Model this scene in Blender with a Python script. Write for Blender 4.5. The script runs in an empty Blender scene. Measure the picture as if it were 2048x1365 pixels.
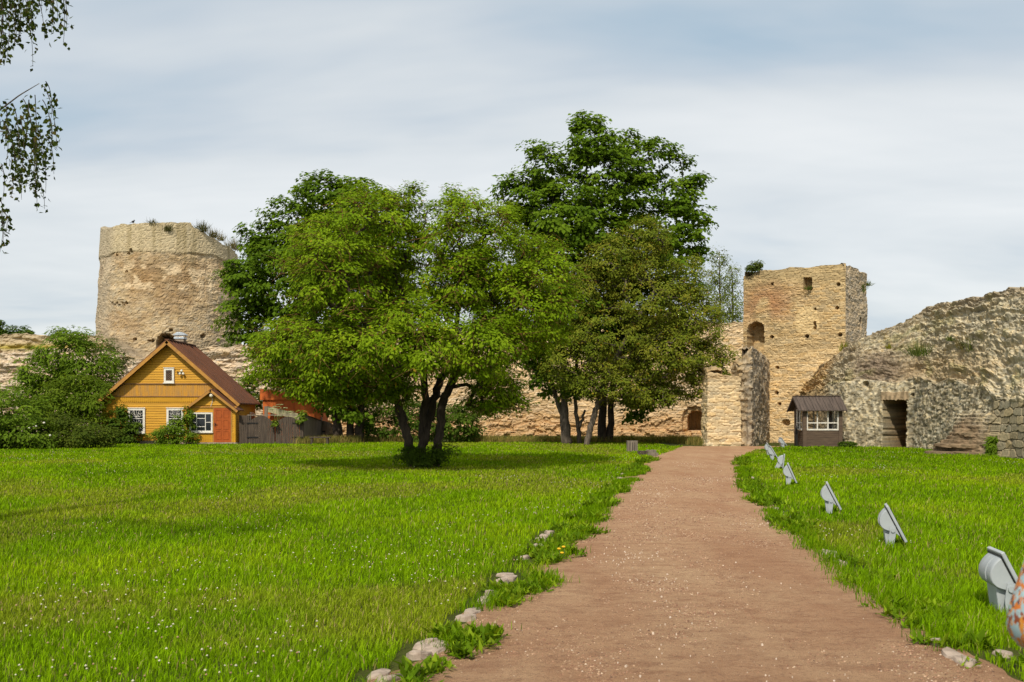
import bpy, math, random
import numpy as np
from mathutils import Vector, Matrix

# ------------------------------------------------------------------ camera, sky, sun, exposure
SC = bpy.context.scene
COL = SC.collection
random.seed(7)
F = 2000.0            # focal length in photo pixels (photo 2048 wide)
HZ = 830.0            # horizon row
EYE = 1.6

cam_data = bpy.data.cameras.new("camera")
cam = bpy.data.objects.new("camera", cam_data)
COL.objects.link(cam)
cam.location = (0, 0, EYE)
cam.rotation_euler = (math.radians(90), 0, 0)
cam_data.sensor_width = 36.0
cam_data.lens = 36.0 * F / 2048.0
cam_data.shift_y = (HZ - 682.5) / 2048.0
cam_data.clip_start = 0.05
cam_data.clip_end = 6000
cam_data.dof.use_dof = True
cam_data.dof.focus_distance = 17.0
cam_data.dof.aperture_fstop = 4.5
SC.camera = cam

SUN_AZ = math.radians(18)      # light travels towards +y, turned this much to +x
SUN_EL = math.radians(47)
sd = bpy.data.lights.new("sun", 'SUN')
sd.energy = 3.9
sd.angle = math.radians(2.5)
sd.color = (1.0, 0.92, 0.77)
sun = bpy.data.objects.new("sun", sd)
COL.objects.link(sun)
dirv = Vector((math.sin(SUN_AZ) * math.cos(SUN_EL), math.cos(SUN_AZ) * math.cos(SUN_EL), -math.sin(SUN_EL)))
sun.rotation_euler = dirv.to_track_quat('-Z', 'Y').to_euler()
sun.location = (0, -20, 60)

world = bpy.data.worlds.new("World")
SC.world = world
world.use_nodes = True
wt = world.node_tree
wt.nodes.clear()


def wn(t, **kw):
    n = wt.nodes.new(t)
    for k, v in kw.items():
        setattr(n, k, v)
    return n


wo = wn('ShaderNodeOutputWorld')
sky = wn('ShaderNodeTexSky', sky_type='NISHITA', sun_disc=False)
sky.sun_elevation = SUN_EL
sky.sun_rotation = math.radians(180) + SUN_AZ
skyb = wn('ShaderNodeBackground')
skyb.inputs['Strength'].default_value = 0.12
wt.links.new(sky.outputs[0], skyb.inputs['Color'])
tc = wn('ShaderNodeTexCoord')
sep = wn('ShaderNodeSeparateXYZ')
wt.links.new(tc.outputs['Generated'], sep.inputs[0])
zz = wn('ShaderNodeMath', operation='MAXIMUM'); zz.inputs[1].default_value = 0.0
wt.links.new(sep.outputs['Z'], zz.inputs[0])
za = wn('ShaderNodeMath', operation='ADD'); za.inputs[1].default_value = 0.16
wt.links.new(zz.outputs[0], za.inputs[0])
dx = wn('ShaderNodeMath', operation='DIVIDE'); dy = wn('ShaderNodeMath', operation='DIVIDE')
wt.links.new(sep.outputs['X'], dx.inputs[0]); wt.links.new(za.outputs[0], dx.inputs[1])
wt.links.new(sep.outputs['Y'], dy.inputs[0]); wt.links.new(za.outputs[0], dy.inputs[1])
cmb = wn('ShaderNodeCombineXYZ')
wt.links.new(dx.outputs[0], cmb.inputs[0]); wt.links.new(dy.outputs[0], cmb.inputs[1])


def cloud_noise(scale, loc, rot, scl, detail, dist):
    mp = wn('ShaderNodeMapping')
    mp.inputs['Location'].default_value = loc
    mp.inputs['Rotation'].default_value = (0, 0, rot)
    mp.inputs['Scale'].default_value = scl
    wt.links.new(cmb.outputs[0], mp.inputs[0])
    nz = wn('ShaderNodeTexNoise')
    nz.inputs['Scale'].default_value = scale
    nz.inputs['Detail'].default_value = detail
    nz.inputs['Roughness'].default_value = 0.55
    nz.inputs['Distortion'].default_value = dist
    wt.links.new(mp.outputs[0], nz.inputs['Vector'])
    return nz


n1 = cloud_noise(0.62, (1.7, 0.35, 0), -0.30, (0.75, 1.1, 1), 5, 0.5)
n2 = cloud_noise(1.5, (4.1, 1.3, 0), -0.3, (0.55, 1.2, 1), 4, 0.3)
nm = wn('ShaderNodeMath', operation='MULTIPLY_ADD')
nm.inputs[1].default_value = 0.46
wt.links.new(n2.outputs['Fac'], nm.inputs[0]); wt.links.new(n1.outputs['Fac'], nm.inputs[2])
gp = wn('ShaderNodeMapping')
gp.inputs['Location'].default_value = (-0.50, -1.80 * 2.6, 0)
gp.inputs['Scale'].default_value = (1.0, 2.6, 1)
wt.links.new(cmb.outputs[0], gp.inputs[0])
gl_ = wn('ShaderNodeVectorMath', operation='LENGTH'); wt.links.new(gp.outputs[0], gl_.inputs[0])
gm_ = wn('ShaderNodeMapRange'); gm_.interpolation_type = 'SMOOTHSTEP'
for k_, v_ in ((1, 0.05), (2, 0.95), (3, 0.13), (4, -0.03)): gm_.inputs[k_].default_value = v_
wt.links.new(gl_.outputs['Value'], gm_.inputs[0])
ns = wn('ShaderNodeMath', operation='SUBTRACT')
wt.links.new(nm.outputs[0], ns.inputs[0]); wt.links.new(gm_.outputs[0], ns.inputs[1])
nm = ns
cr = wn('ShaderNodeValToRGB')
cr.color_ramp.elements[0].position = 0.47; cr.color_ramp.elements[0].color = (0.44, 0.57, 0.68, 1)
cr.color_ramp.elements[1].position = 0.90; cr.color_ramp.elements[1].color = (0.90, 0.92, 0.92, 1)
e = cr.color_ramp.elements.new(0.61); e.color = (0.62, 0.69, 0.75, 1)
e = cr.color_ramp.elements.new(0.72); e.color = (0.76, 0.80, 0.82, 1)
wt.links.new(nm.outputs[0], cr.inputs[0])
cb = wn('ShaderNodeBackground')
cb.inputs['Strength'].default_value = 1.0
wt.links.new(cr.outputs[0], cb.inputs['Color'])
mxw = wn('ShaderNodeMixShader')
mxw.inputs[0].default_value = 0.88
wt.links.new(skyb.outputs[0], mxw.inputs[1]); wt.links.new(cb.outputs[0], mxw.inputs[2])
wt.links.new(mxw.outputs[0], wo.inputs[0])

SC.view_settings.view_transform = 'Standard'
SC.view_settings.look = 'None'
SC.view_settings.exposure = 0.0
SC.view_settings.gamma = 1.0
SC.cycles.max_bounces = 6
SC.cycles.transparent_max_bounces = 8
SC.cycles.use_denoising = True
SC.cycles.sample_clamp_indirect = 6


# ------------------------------------------------------------------ helpers
def X(px, d): return (px - 1024.0) * d / F
def Z(py, d): return EYE - (py - HZ) * d / F
def PT(px, py, d): return np.array([X(px, d), d, Z(py, d)])
def lin(r, g, b):
    return tuple(((c / 255.0) / 12.92 if c / 255.0 <= 0.04045 else ((c / 255.0 + 0.055) / 1.055) ** 2.4) for c in (r, g, b))


def hsh(i, j, s):
    i = np.asarray(i).astype(np.int64); j = np.asarray(j).astype(np.int64)
    h = (i * 374761393 + j * 668265263 + s * 2147483647 + 974634) & 0xffffffff
    h = ((h ^ (h >> 13)) * 1274126177) & 0xffffffff
    h = ((h ^ (h >> 16)) * 2246822519) & 0xffffffff
    h = h ^ (h >> 15)
    return (h & 0xffffff) / float(0x1000000)


def vnoise(u, v, s=0):
    i = np.floor(u); j = np.floor(v)
    a = u - i; b = v - j
    a = a * a * (3 - 2 * a); b = b * b * (3 - 2 * b)
    return (hsh(i, j, s) * (1 - a) + hsh(i + 1, j, s) * a) * (1 - b) + (hsh(i, j + 1, s) * (1 - a) + hsh(i + 1, j + 1, s) * a) * b


def fbm(u, v, s=0, o=4, g=0.5):
    r = 0; amp = 1; t = 0
    for k in range(o):
        r = r + amp * vnoise(u * 2 ** k + 13.7 * k, v * 2 ** k + 7.3 * k, s + k)
        t += amp; amp *= g
    return r / t


def sstep(a, b, x):
    t = np.clip((x - a) / (b - a), 0, 1)
    return t * t * (3 - 2 * t)


def stones(u, v, w, h, s=0, warp=0.35):
    """irregular coursed stones: returns edge distance (0 in the joint) and a random number per stone"""
    uu = u / w + warp * (fbm(u * 0.9, v * 0.9, s + 50, 2) - 0.5) * 2
    vv = v / h + warp * 2.2 * (fbm(u * 0.7 + 9, v * 0.7, s + 60, 2) - 0.5) * 2
    i0 = np.floor(uu); j0 = np.floor(vv)
    f1 = np.full(u.shape, 9.0); f2 = np.full(u.shape, 9.0); rid = np.zeros(u.shape)
    for dj in (-1, 0, 1):
        for di in (-1, 0, 1):
            i = i0 + di; j = j0 + dj
            cx = i + 0.5 + 0.8 * (hsh(i, j, s + 1) - 0.5) + 0.5 * np.mod(j, 2)
            cy = j + 0.5 + 0.5 * (hsh(i, j, s + 2) - 0.5)
            d = np.maximum(np.abs(uu - cx) * 0.9, np.abs(vv - cy)) + 0.25 * np.hypot(uu - cx, vv - cy)
            m = d < f1
            f2 = np.where(m, f1, np.minimum(f2, d))
            rid = np.where(m, hsh(i, j, s + 3), rid)
            f1 = np.where(m, d, f1)
    return f2 - f1, rid


class MB:
    def __init__(self):
        self.v = []; self.f = []; self.c = []; self.n = 0; self.anyc = False

    def add(self, v, f, col=None, mat=0):
        v = np.asarray(v, float).reshape(-1, 3)
        if isinstance(f, np.ndarray):
            self.f.append((f + self.n, mat))
        else:
            by = {}
            for q in f:
                by.setdefault(len(q), []).append(q)
            for k, qs in by.items():
                self.f.append((np.array(qs, int) + self.n, mat))
        if col is None:
            c = np.ones((len(v), 3))
        else:
            c = np.asarray(col, float); self.anyc = True
            if c.ndim == 1:
                c = np.tile(c, (len(v), 1))
        self.v.append(v); self.c.append(c); self.n += len(v)
        return self

    def box(self, x0, x1, y0, y1, z0, z1, col=None, mat=0):
        v = [(x, y, z) for x in (x0, x1) for y in (y0, y1) for z in (z0, z1)]
        f = [(0, 1, 3, 2), (4, 6, 7, 5), (0, 4, 5, 1), (2, 3, 7, 6), (0, 2, 6, 4), (1, 5, 7, 3)]
        return self.add(v, f, col, mat)

    def bar(self, a, b, w, t, up=(0, 0, 1), col=None, mat=0):
        """box from a to b, width w (across), thickness t (along up)"""
        a = np.array(a, float); b = np.array(b, float)
        d = b - a; d /= np.linalg.norm(d)
        s = np.cross(d, np.array(up, float)); s /= np.linalg.norm(s)
        u = np.cross(s, d)
        v = []
        for p in (a, b):
            for i in (-1, 1):
                for j in (-1, 1):
                    v.append(p + s * w / 2 * i + u * t / 2 * j)
        f = [(0, 1, 3, 2), (4, 6, 7, 5), (0, 4, 5, 1), (2, 3, 7, 6), (0, 2, 6, 4), (1, 5, 7, 3)]
        return self.add(v, f, col, mat)

    def prism(self, poly, fn, t0, t1, col=None, mat=0):
        """poly: 2D points, fn(a,b,t)->3D, extruded t0..t1"""
        n = len(poly)
        v = [fn(a, b, t0) for a, b in poly] + [fn(a, b, t1) for a, b in poly]
        f = [tuple(range(n)), tuple(range(2 * n - 1, n - 1, -1))]
        f += [(i, i + n, (i + 1) % n + n, (i + 1) % n) for i in range(n)]
        return self.add(v, f, col, mat)

    def tube(self, pts, rad, n=6, col=None, mat=0, cap=True, wob=0.0, seed=0):
        pts = np.asarray(pts, float); m = len(pts)
        rad = np.full(m, rad) if np.isscalar(rad) else np.asarray(rad, float)
        T = np.gradient(pts, axis=0)
        T /= np.linalg.norm(T, axis=1)[:, None] + 1e-9
        ref = np.array([0.31, 0.93, 0.2]) if abs(T[0, 2]) > 0.6 else np.array([0.1, 0.2, 1.0])
        A = np.cross(T, ref); A /= np.linalg.norm(A, axis=1)[:, None] + 1e-9
        B = np.cross(T, A)
        th = np.arange(n) * 2 * math.pi / n
        rr = rad[:, None] * np.ones((1, n))
        if wob:
            k, j = np.meshgrid(np.arange(m), np.arange(n), indexing='ij')
            rr = rr * (1 + wob * (hsh(k // 2, j, seed) - 0.5) * 2)
        v = pts[:, None, :] + rr[:, :, None] * (np.cos(th)[None, :, None] * A[:, None, :] + np.sin(th)[None, :, None] * B[:, None, :])
        i, j = np.meshgrid(np.arange(m - 1), np.arange(n), indexing='ij')
        j2 = (j + 1) % n
        q = np.stack([i * n + j, i * n + j2, (i + 1) * n + j2, (i + 1) * n + j], -1).reshape(-1, 4)
        self.add(v.reshape(-1, 3), q, col, mat)
        if cap:
            self.f.append((np.array([list(range(n - 1, -1, -1))]) + self.n - m * n, mat))
            self.f.append((np.array([list(range(n))]) + self.n - n, mat))
        return self

    def lathe(self, prof, n, c, col=None, mat=0, ax='z'):
        m = len(prof)
        th = np.arange(n) * 2 * math.pi / n
        v = []
        for r, h in prof:
            for t in th:
                p = (r * math.cos(t), r * math.sin(t), h)
                if ax == 'y': p = (p[0], p[2], p[1])
                v.append((c[0] + p[0], c[1] + p[1], c[2] + p[2]))
        q = [(i * n + j, i * n + (j + 1) % n, (i + 1) * n + (j + 1) % n, (i + 1) * n + j) for i in range(m - 1) for j in range(n)]
        q += [tuple(range(n - 1, -1, -1)), tuple(range((m - 1) * n, m * n))]
        return self.add(v, q, col, mat)

    def ball(self, c, r, n=10, m=7, col=None, mat=0, sc=(1, 1, 1)):
        v = [(c[0], c[1], c[2] + r * sc[2])]
        for i in range(1, m):
            a = math.pi * i / m
            for j in range(n):
                b = 2 * math.pi * j / n
                v.append((c[0] + r * sc[0] * math.sin(a) * math.cos(b), c[1] + r * sc[1] * math.sin(a) * math.sin(b), c[2] + r * sc[2] * math.cos(a)))
        v.append((c[0], c[1], c[2] - r * sc[2]))
        f = [(0, 1 + j, 1 + (j + 1) % n) for j in range(n)]
        for i in range(m - 2):
            for j in range(n):
                f.append((1 + i * n + j, 1 + (i + 1) * n + j, 1 + (i + 1) * n + (j + 1) % n, 1 + i * n + (j + 1) % n))
        L = len(v) - 1
        f += [(L, 1 + (m - 2) * n + (j + 1) % n, 1 + (m - 2) * n + j) for j in range(n)]
        return self.add(v, f, col, mat)

    def build(self, name, mats, parent=None, loc=None, smooth=False, bevel=0.0):
        me = bpy.data.meshes.new(name)
        V = np.concatenate(self.v)
        C = np.concatenate(self.c)
        o = bpy.data.objects.new(name, me)
        if parent is not None:
            off = np.zeros(3); p = parent
            while p is not None:
                off += np.array(p.location); p = p.parent
            o.parent = parent
            V = V - off
        elif loc is not None:
            o.location = tuple(loc)
            V = V - np.array(loc)
        me.vertices.add(len(V))
        me.vertices.foreach_set("co", V.astype(np.float32).ravel())
        li = np.concatenate([f.ravel() for f, m in self.f])
        tot = np.concatenate([np.full(len(f), f.shape[1]) for f, m in self.f])
        mi = np.concatenate([np.full(len(f), m) for f, m in self.f])
        st = np.concatenate([[0], np.cumsum(tot)[:-1]])
        me.loops.add(len(li))
        me.loops.foreach_set("vertex_index", li.astype(np.int32))
        me.polygons.add(len(tot))
        me.polygons.foreach_set("loop_start", st.astype(np.int32))
        me.polygons.foreach_set("material_index", mi.astype(np.int32))
        me.polygons.foreach_set("use_smooth", np.full(len(tot), bool(smooth)))
        if self.anyc:
            at = me.attributes.new('col', 'FLOAT_COLOR', 'POINT')
            at.data.foreach_set('color', np.concatenate([C, np.ones((len(C), 1))], 1).astype(np.float32).ravel())
        for m in (mats if isinstance(mats, (list, tuple)) else [mats]):
            me.materials.append(m)
        me.update(calc_edges=True)
        me.validate()
        COL.objects.link(o)
        if bevel:
            bm = o.modifiers.new('bevel', 'BEVEL')
            bm.width = bevel; bm.segments = 2; bm.limit_method = 'ANGLE'; bm.angle_limit = math.radians(40)
        return o


def tag(o, label=None, cat=None, group=None, kind=None):
    if label: o['label'] = label
    if cat: o['category'] = cat
    if group: o['group'] = group
    if kind: o['kind'] = kind
    return o


def empty(name, loc):
    o = bpy.data.objects.new(name, None)
    o.location = tuple(loc)
    o.empty_display_size = 0.3
    COL.objects.link(o)
    return o


# ------------------------------------------------------------------ materials
def new_mat(name):
    m = bpy.data.materials.new(name)
    m.use_nodes = True
    nt = m.node_tree
    return m, nt, nt.nodes['Principled BSDF']


def nd(nt, t, **kw):
    n = nt.nodes.new(t)
    for k, v in kw.items():
        if k in n.inputs.keys(): n.inputs[k].default_value = v
        else: setattr(n, k, v)
    return n


def mix_col(nt, a, b, fac, blend='MIX'):
    m = nt.nodes.new('ShaderNodeMix')
    m.data_type = 'RGBA'; m.blend_type = blend
    for k, x in ((0, fac), (6, a), (7, b)):
        if hasattr(x, 'is_linked'): nt.links.new(x, m.inputs[k])
        elif k == 0: m.inputs[0].default_value = x
        else: m.inputs[k].default_value = (*x[:3], 1)
    return m.outputs[2]


def ramp(nt, x, stops):
    r = nt.nodes.new('ShaderNodeValToRGB')
    els = r.color_ramp.elements
    while len(els) < len(stops): els.new(0.5)
    for e_, (p, c) in zip(els, stops):
        e_.position = p; e_.color = (c, c, c, 1) if np.isscalar(c) else (*c, 1)
    nt.links.new(x, r.inputs[0])
    return r.outputs[0]


def noise(nt, scale, detail=4, rough=0.55, vec=None, stretch=None, coord='Object'):
    t = nt.nodes.new('ShaderNodeTexCoord')
    v = t.outputs[coord]
    if stretch:
        mp = nt.nodes.new('ShaderNodeMapping')
        mp.inputs['Scale'].default_value = stretch
        nt.links.new(v, mp.inputs[0]); v = mp.outputs[0]
    n = nd(nt, 'ShaderNodeTexNoise', Scale=scale, Detail=detail, Roughness=rough)
    nt.links.new(v, n.inputs['Vector'])
    return n.outputs['Fac']


def bump(nt, bsdf, h, strength=0.4, dist=0.02):
    b = nd(nt, 'ShaderNodeBump', Strength=strength, Distance=dist)
    nt.links.new(h, b.inputs['Height'])
    nt.links.new(b.outputs[0], bsdf.inputs['Normal'])


def mat_attr(name, rough=0.9, nscale=9.0, amt=0.35, bstr=0.5, bdist=0.03, spec=0.2, stretch=None):
    m, nt, b = new_mat(name)
    a = nd(nt, 'ShaderNodeAttribute', attribute_name='col')
    n = noise(nt, nscale, 6, 0.65, stretch=stretch)
    k = ramp(nt, n, [(0.25, 1 - amt), (0.75, 1 + amt)])
    nt.links.new(mix_col(nt, a.outputs['Color'], k, 1.0, 'MULTIPLY'), b.inputs['Base Color'])
    b.inputs['Roughness'].default_value = rough
    b.inputs['Specular IOR Level'].default_value = spec
    if bstr: bump(nt, b, n, bstr, bdist)
    return m


def mat_plain(name, c1, c2=None, rough=0.6, nscale=4.0, stretch=None, bstr=0.1, bdist=0.01, metal=0.0, spec=0.35, lo=0.35, hi=0.65, detail=5):
    m, nt, b = new_mat(name)
    c2 = c2 or tuple(c * 0.75 for c in c1)
    n = noise(nt, nscale, detail, 0.6, stretch=stretch)
    f = ramp(nt, n, [(lo, 0.0), (hi, 1.0)])
    nt.links.new(mix_col(nt, c1, c2, f), b.inputs['Base Color'])
    b.inputs['Roughness'].default_value = rough
    b.inputs['Metallic'].default_value = metal
    b.inputs['Specular IOR Level'].default_value = spec
    if bstr: bump(nt, b, n, bstr, bdist)
    return m


def mat_leaf(name, trans=0.35, rough=0.5, spec=0.25):
    m, nt, b = new_mat(name)
    a = nd(nt, 'ShaderNodeAttribute', attribute_name='col')
    nt.links.new(a.outputs['Color'], b.inputs['Base Color'])
    b.inputs['Roughness'].default_value = rough
    b.inputs['Specular IOR Level'].default_value = spec
    tr = nd(nt, 'ShaderNodeBsdfTranslucent')
    tcol = mix_col(nt, a.outputs['Color'], (1.35, 1.25, 0.45), 1.0, 'MULTIPLY')
    nt.links.new(tcol, tr.inputs['Color'])
    mx = nd(nt, 'ShaderNodeMixShader'); mx.inputs[0].default_value = trans
    nt.links.new(b.outputs[0], mx.inputs[1]); nt.links.new(tr.outputs[0], mx.inputs[2])
    out = [n for n in nt.nodes if n.type == 'OUTPUT_MATERIAL'][0]
    nt.links.new(mx.outputs[0], out.inputs[0])
    return m


def mat_glass(name, tint=(0.02, 0.025, 0.03), alpha=0.25):
    m, nt, b = new_mat(name)
    b.inputs['Base Color'].default_value = (*tint, 1)
    b.inputs['Roughness'].default_value = 0.04
    tr = nd(nt, 'ShaderNodeBsdfTransparent')
    mx = nd(nt, 'ShaderNodeMixShader'); mx.inputs[0].default_value = alpha
    nt.links.new(tr.outputs[0], mx.inputs[1]); nt.links.new(b.outputs[0], mx.inputs[2])
    out = [n for n in nt.nodes if n.type == 'OUTPUT_MATERIAL'][0]
    nt.links.new(mx.outputs[0], out.inputs[0])
    return m


M = {}
M['stone'] = mat_attr('weathered_stone', 0.95, 7.0, 0.30, 0.6, 0.05)
M['kerb'] = mat_plain('kerb_limestone', (0.42, 0.335, 0.265), (0.26, 0.20, 0.155), 0.9, 11, bstr=0.5, bdist=0.02)
M['leaf'] = mat_leaf('leaf', 0.34, 0.65, 0.05)
M['grass'] = mat_leaf('grass_blade', 0.30, 0.7, 0.04)
M['bark'] = mat_plain('bark', (0.085, 0.062, 0.045), (0.035, 0.026, 0.02), 0.95, 6, stretch=(2, 2, 0.5), bstr=0.9, bdist=0.05)
M['bark_grey'] = mat_plain('grey_bark', (0.17, 0.135, 0.10), (0.07, 0.055, 0.042), 0.95, 6, stretch=(2, 2, 0.5), bstr=0.9, bdist=0.05)
M['yellow'] = mat_plain('yellow_paint', (0.62, 0.315, 0.014), (0.48, 0.235, 0.012), 0.6, 1.6, stretch=(0.5, 1, 5), bstr=0.1)
M['yellow_worn'] = mat_plain('worn_yellow_paint', (0.56, 0.27, 0.03), (0.36, 0.21, 0.08), 0.75, 2.2, stretch=(5, 5, 0.6), bstr=0.15, lo=0.4, hi=0.75)
M['trim'] = mat_plain('brown_trim', (0.30, 0.15, 0.05), (0.18, 0.09, 0.035), 0.7, 4)
M['trim_yellow'] = mat_plain('ochre_trim', (0.50, 0.24, 0.04), (0.34, 0.17, 0.045), 0.7, 4)
M['white'] = mat_plain('white_paint', (0.80, 0.77, 0.70), (0.62, 0.58, 0.51), 0.6, 8)
M['rust_roof'] = mat_plain('rusty_roof', (0.185, 0.068, 0.029), (0.095, 0.040, 0.021), 0.7, 1.6, stretch=(0.6, 2, 0.6), bstr=0.2, lo=0.3, hi=0.7)
M['orange_door'] = mat_plain('orange_door_paint', (0.40, 0.088, 0.012), (0.32, 0.068, 0.010), 0.5, 5)
M['orange_rust'] = mat_plain('orange_rusty_sheet', (0.66, 0.165, 0.025), (0.46, 0.095, 0.02), 0.75, 2.2, bstr=0.2)
M['dark'] = mat_plain('dark_iron', (0.015, 0.014, 0.013), None, 0.5, 6)
M['dark_glass'] = mat_glass('window_glass', (0.02, 0.025, 0.03), 0.8)
M['clear_glass'] = mat_glass('clear_glass', (0.03, 0.035, 0.04), 0.14)
M['grey_wood'] = mat_plain('weathered_boards', (0.105, 0.078, 0.057), (0.045, 0.034, 0.026), 0.9, 3, stretch=(6, 6, 0.5), bstr=0.4)
M['grey_wood_light'] = mat_plain('pale_weathered_boards', (0.26, 0.215, 0.165), (0.14, 0.115, 0.09), 0.9, 3, stretch=(6, 6, 0.5), bstr=0.4)
M['kiosk'] = mat_plain('brown_stained_wood', (0.135, 0.092, 0.062), (0.085, 0.058, 0.04), 0.75, 3, stretch=(0.7, 1, 6), bstr=0.2)
M['kiosk_roof'] = mat_plain('dark_roof_boards', (0.115, 0.085, 0.068), (0.06, 0.045, 0.037), 0.8, 3, stretch=(5, 0.6, 0.6), bstr=0.3)
M['lamp_grey'] = mat_plain('grey_lamp_paint', (0.40, 0.43, 0.45), (0.33, 0.36, 0.38), 0.45, 5, bstr=0.03, spec=0.4)
M['lamp_glass'] = mat_plain('lamp_glass', (0.05, 0.055, 0.06), None, 0.08, 5, bstr=0)
M['metal'] = mat_plain('galvanised_metal', (0.55, 0.60, 0.66), (0.42, 0.46, 0.52), 0.4, 6, metal=0.3)
M['brick'] = mat_plain('chimney_render', (0.34, 0.27, 0.20), (0.22, 0.17, 0.13), 0.9, 9, bstr=0.3)
M['globe'] = mat_plain('opal_globe', (0.80, 0.74, 0.60), (0.72, 0.66, 0.52), 0.3, 3, bstr=0)
M['stone_base'] = mat_plain('footing_stone', (0.36, 0.28, 0.21), (0.2, 0.16, 0.12), 0.9, 7, bstr=0.5)
M['chip'] = mat_plain('pale_chip', (0.70, 0.58, 0.47), (0.52, 0.42, 0.33), 0.85, 20)
M['clover'] = mat_attr('clover_flower', 0.8, 60, 0.1, 0)
M['pale_board'] = mat_plain('pale_green_board', (0.50, 0.46, 0.27), (0.36, 0.33, 0.19), 0.7, 4)

M['twig'] = mat_plain('lichened_twig', (0.20, 0.105, 0.025), (0.10, 0.055, 0.018), 0.9, 8)
# lawn soil / ground
m, nt, b = new_mat('lawn_ground')
n = noise(nt, 0.55, 6, 0.65); n3 = noise(nt, 26, 4, 0.7)
c = mix_col(nt, (0.040, 0.055, 0.008), (0.075, 0.085, 0.016), ramp(nt, n, [(0.35, 0.0), (0.65, 1.0)]))
c = mix_col(nt, c, (0.11, 0.075, 0.035), ramp(nt, n3, [(0.55, 0.0), (0.8, 1.0)]))
nt.links.new(c, b.inputs['Base Color']); b.inputs['Roughness'].default_value = 1.0
b.inputs['Specular IOR Level'].default_value = 0.1
bump(nt, b, n3, 0.8, 0.04)
M['ground'] = m
# path gravel
m, nt, b = new_mat('red_gravel')
na = noise(nt, 0.9, 5, 0.6, stretch=(1, 0.35, 1)); nb = noise(nt, 42, 6, 0.8, stretch=(0.7, 1, 1)); nc = noise(nt, 5, 8, 0.78, stretch=(0.6, 1, 1)); ne = noise(nt, 130, 2, 0.6)
c = mix_col(nt, (0.375, 0.205, 0.112), (0.480, 0.310, 0.178), ramp(nt, na, [(0.35, 0.0), (0.68, 1.0)]))
c = mix_col(nt, c, (0.24, 0.115, 0.062), ramp(nt, nc, [(0.46, 0.0), (0.70, 0.85)]))
c = mix_col(nt, c, (0.16, 0.085, 0.055), ramp(nt, nb, [(0.53, 0.0), (0.66, 0.9)]))
c = mix_col(nt, c, (0.60, 0.46, 0.34), ramp(nt, ne, [(0.62, 0.0), (0.75, 0.8)]))
nt.links.new(c, b.inputs['Base Color']); b.inputs['Roughness'].default_value = 0.97
b.inputs['Specular IOR Level'].default_value = 0.15
hh = mix_col(nt, nb, nc, 0.4)
bump(nt, b, hh, 1.0, 0.045)
M['path'] = m

# ------------------------------------------------------------------ ground and path
mb = MB()
mb.add([(-1500, -60, 0), (1500, -60, 0), (1500, 3000, 0), (-1500, 3000, 0)], [(0, 1, 2, 3)])
g = mb.build('ground', M['ground']); tag(g, kind='structure')

LE = np.array([(3.0, -1.05), (5.0, -0.55), (5.98, -0.37), (7.27, -0.10), (8.0, 0.06), (9.7, 0.42), (13.0, 0.95), (18.8, 1.92), (32, 4.3), (38, 5.4), (42.7, 6.75), (45, 7.4), (48.5, 8.2), (50.6, 8.6)])
RE = np.array([(3.0, 3.0), (5.0, 2.98), (5.98, 2.92), (6.67, 2.92), (8.0, 3.06), (9.0, 3.15), (12.1, 3.68), (16, 4.13), (22, 5.25), (32, 7.3), (38, 8.7), (43.8, 10.5), (46, 11.6), (48.5, 12.8), (50.6, 14.2)])


def path_l(d): return np.interp(d, LE[:, 0], LE[:, 1]) - np.interp(d, [3, 6, 20, 35], [0.22, 0.20, 0.16, 0.05])
def path_r(d): return np.interp(d, RE[:, 0], RE[:, 1])
def kerb_l(d): return np.interp(d, [3, 6.8, 9.55, 12.8, 18.8, 26.7, 33.7, 45], [-1.50, -0.68, -0.22, 0.28, 1.5, 2.85, 4.2, 7.2])
def edge_l(d): return path_l(d) + 0.34 * (fbm(d * 1.5, d * 0 + 3.3, 21, 3) - 0.5) * 2 * np.minimum(1, 14.0 / d + 0.3)
def edge_r(d): return path_r(d) + 0.20 * (fbm(d * 1.5, d * 0 + 8.3, 22, 3) - 0.5) * 2 * np.minimum(1, 14.0 / d + 0.3)


ds = np.concatenate([np.arange(2.5, 20, 0.07), np.arange(20, 50.7, 0.2)])
tt = np.linspace(0, 1, 41)
lx = edge_l(ds) - 0.1; rx = edge_r(ds) + 0.1
gx = lx[:, None] + (rx - lx)[:, None] * tt[None, :]
gy = np.repeat(ds[:, None], 41, 1)
gz = 0.006 + 0.012 * fbm(gx * 1.5, gy * 0.8, 31, 3) + 0.006 * fbm(gx * 9, gy * 9, 32, 2)
gz[:, 0] = 0.002; gz[:, -1] = 0.002
i, j = np.meshgrid(np.arange(len(ds) - 1), np.arange(40), indexing='ij')
q = np.stack([i * 41 + j, i * 41 + j + 1, (i + 1) * 41 + j + 1, (i + 1) * 41 + j], -1).reshape(-1, 4)
mb = MB(); mb.add(np.stack([gx, gy, gz], -1).reshape(-1, 3), q)
pth = mb.build('path', M['path'], smooth=True); tag(pth, kind='structure')


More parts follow.
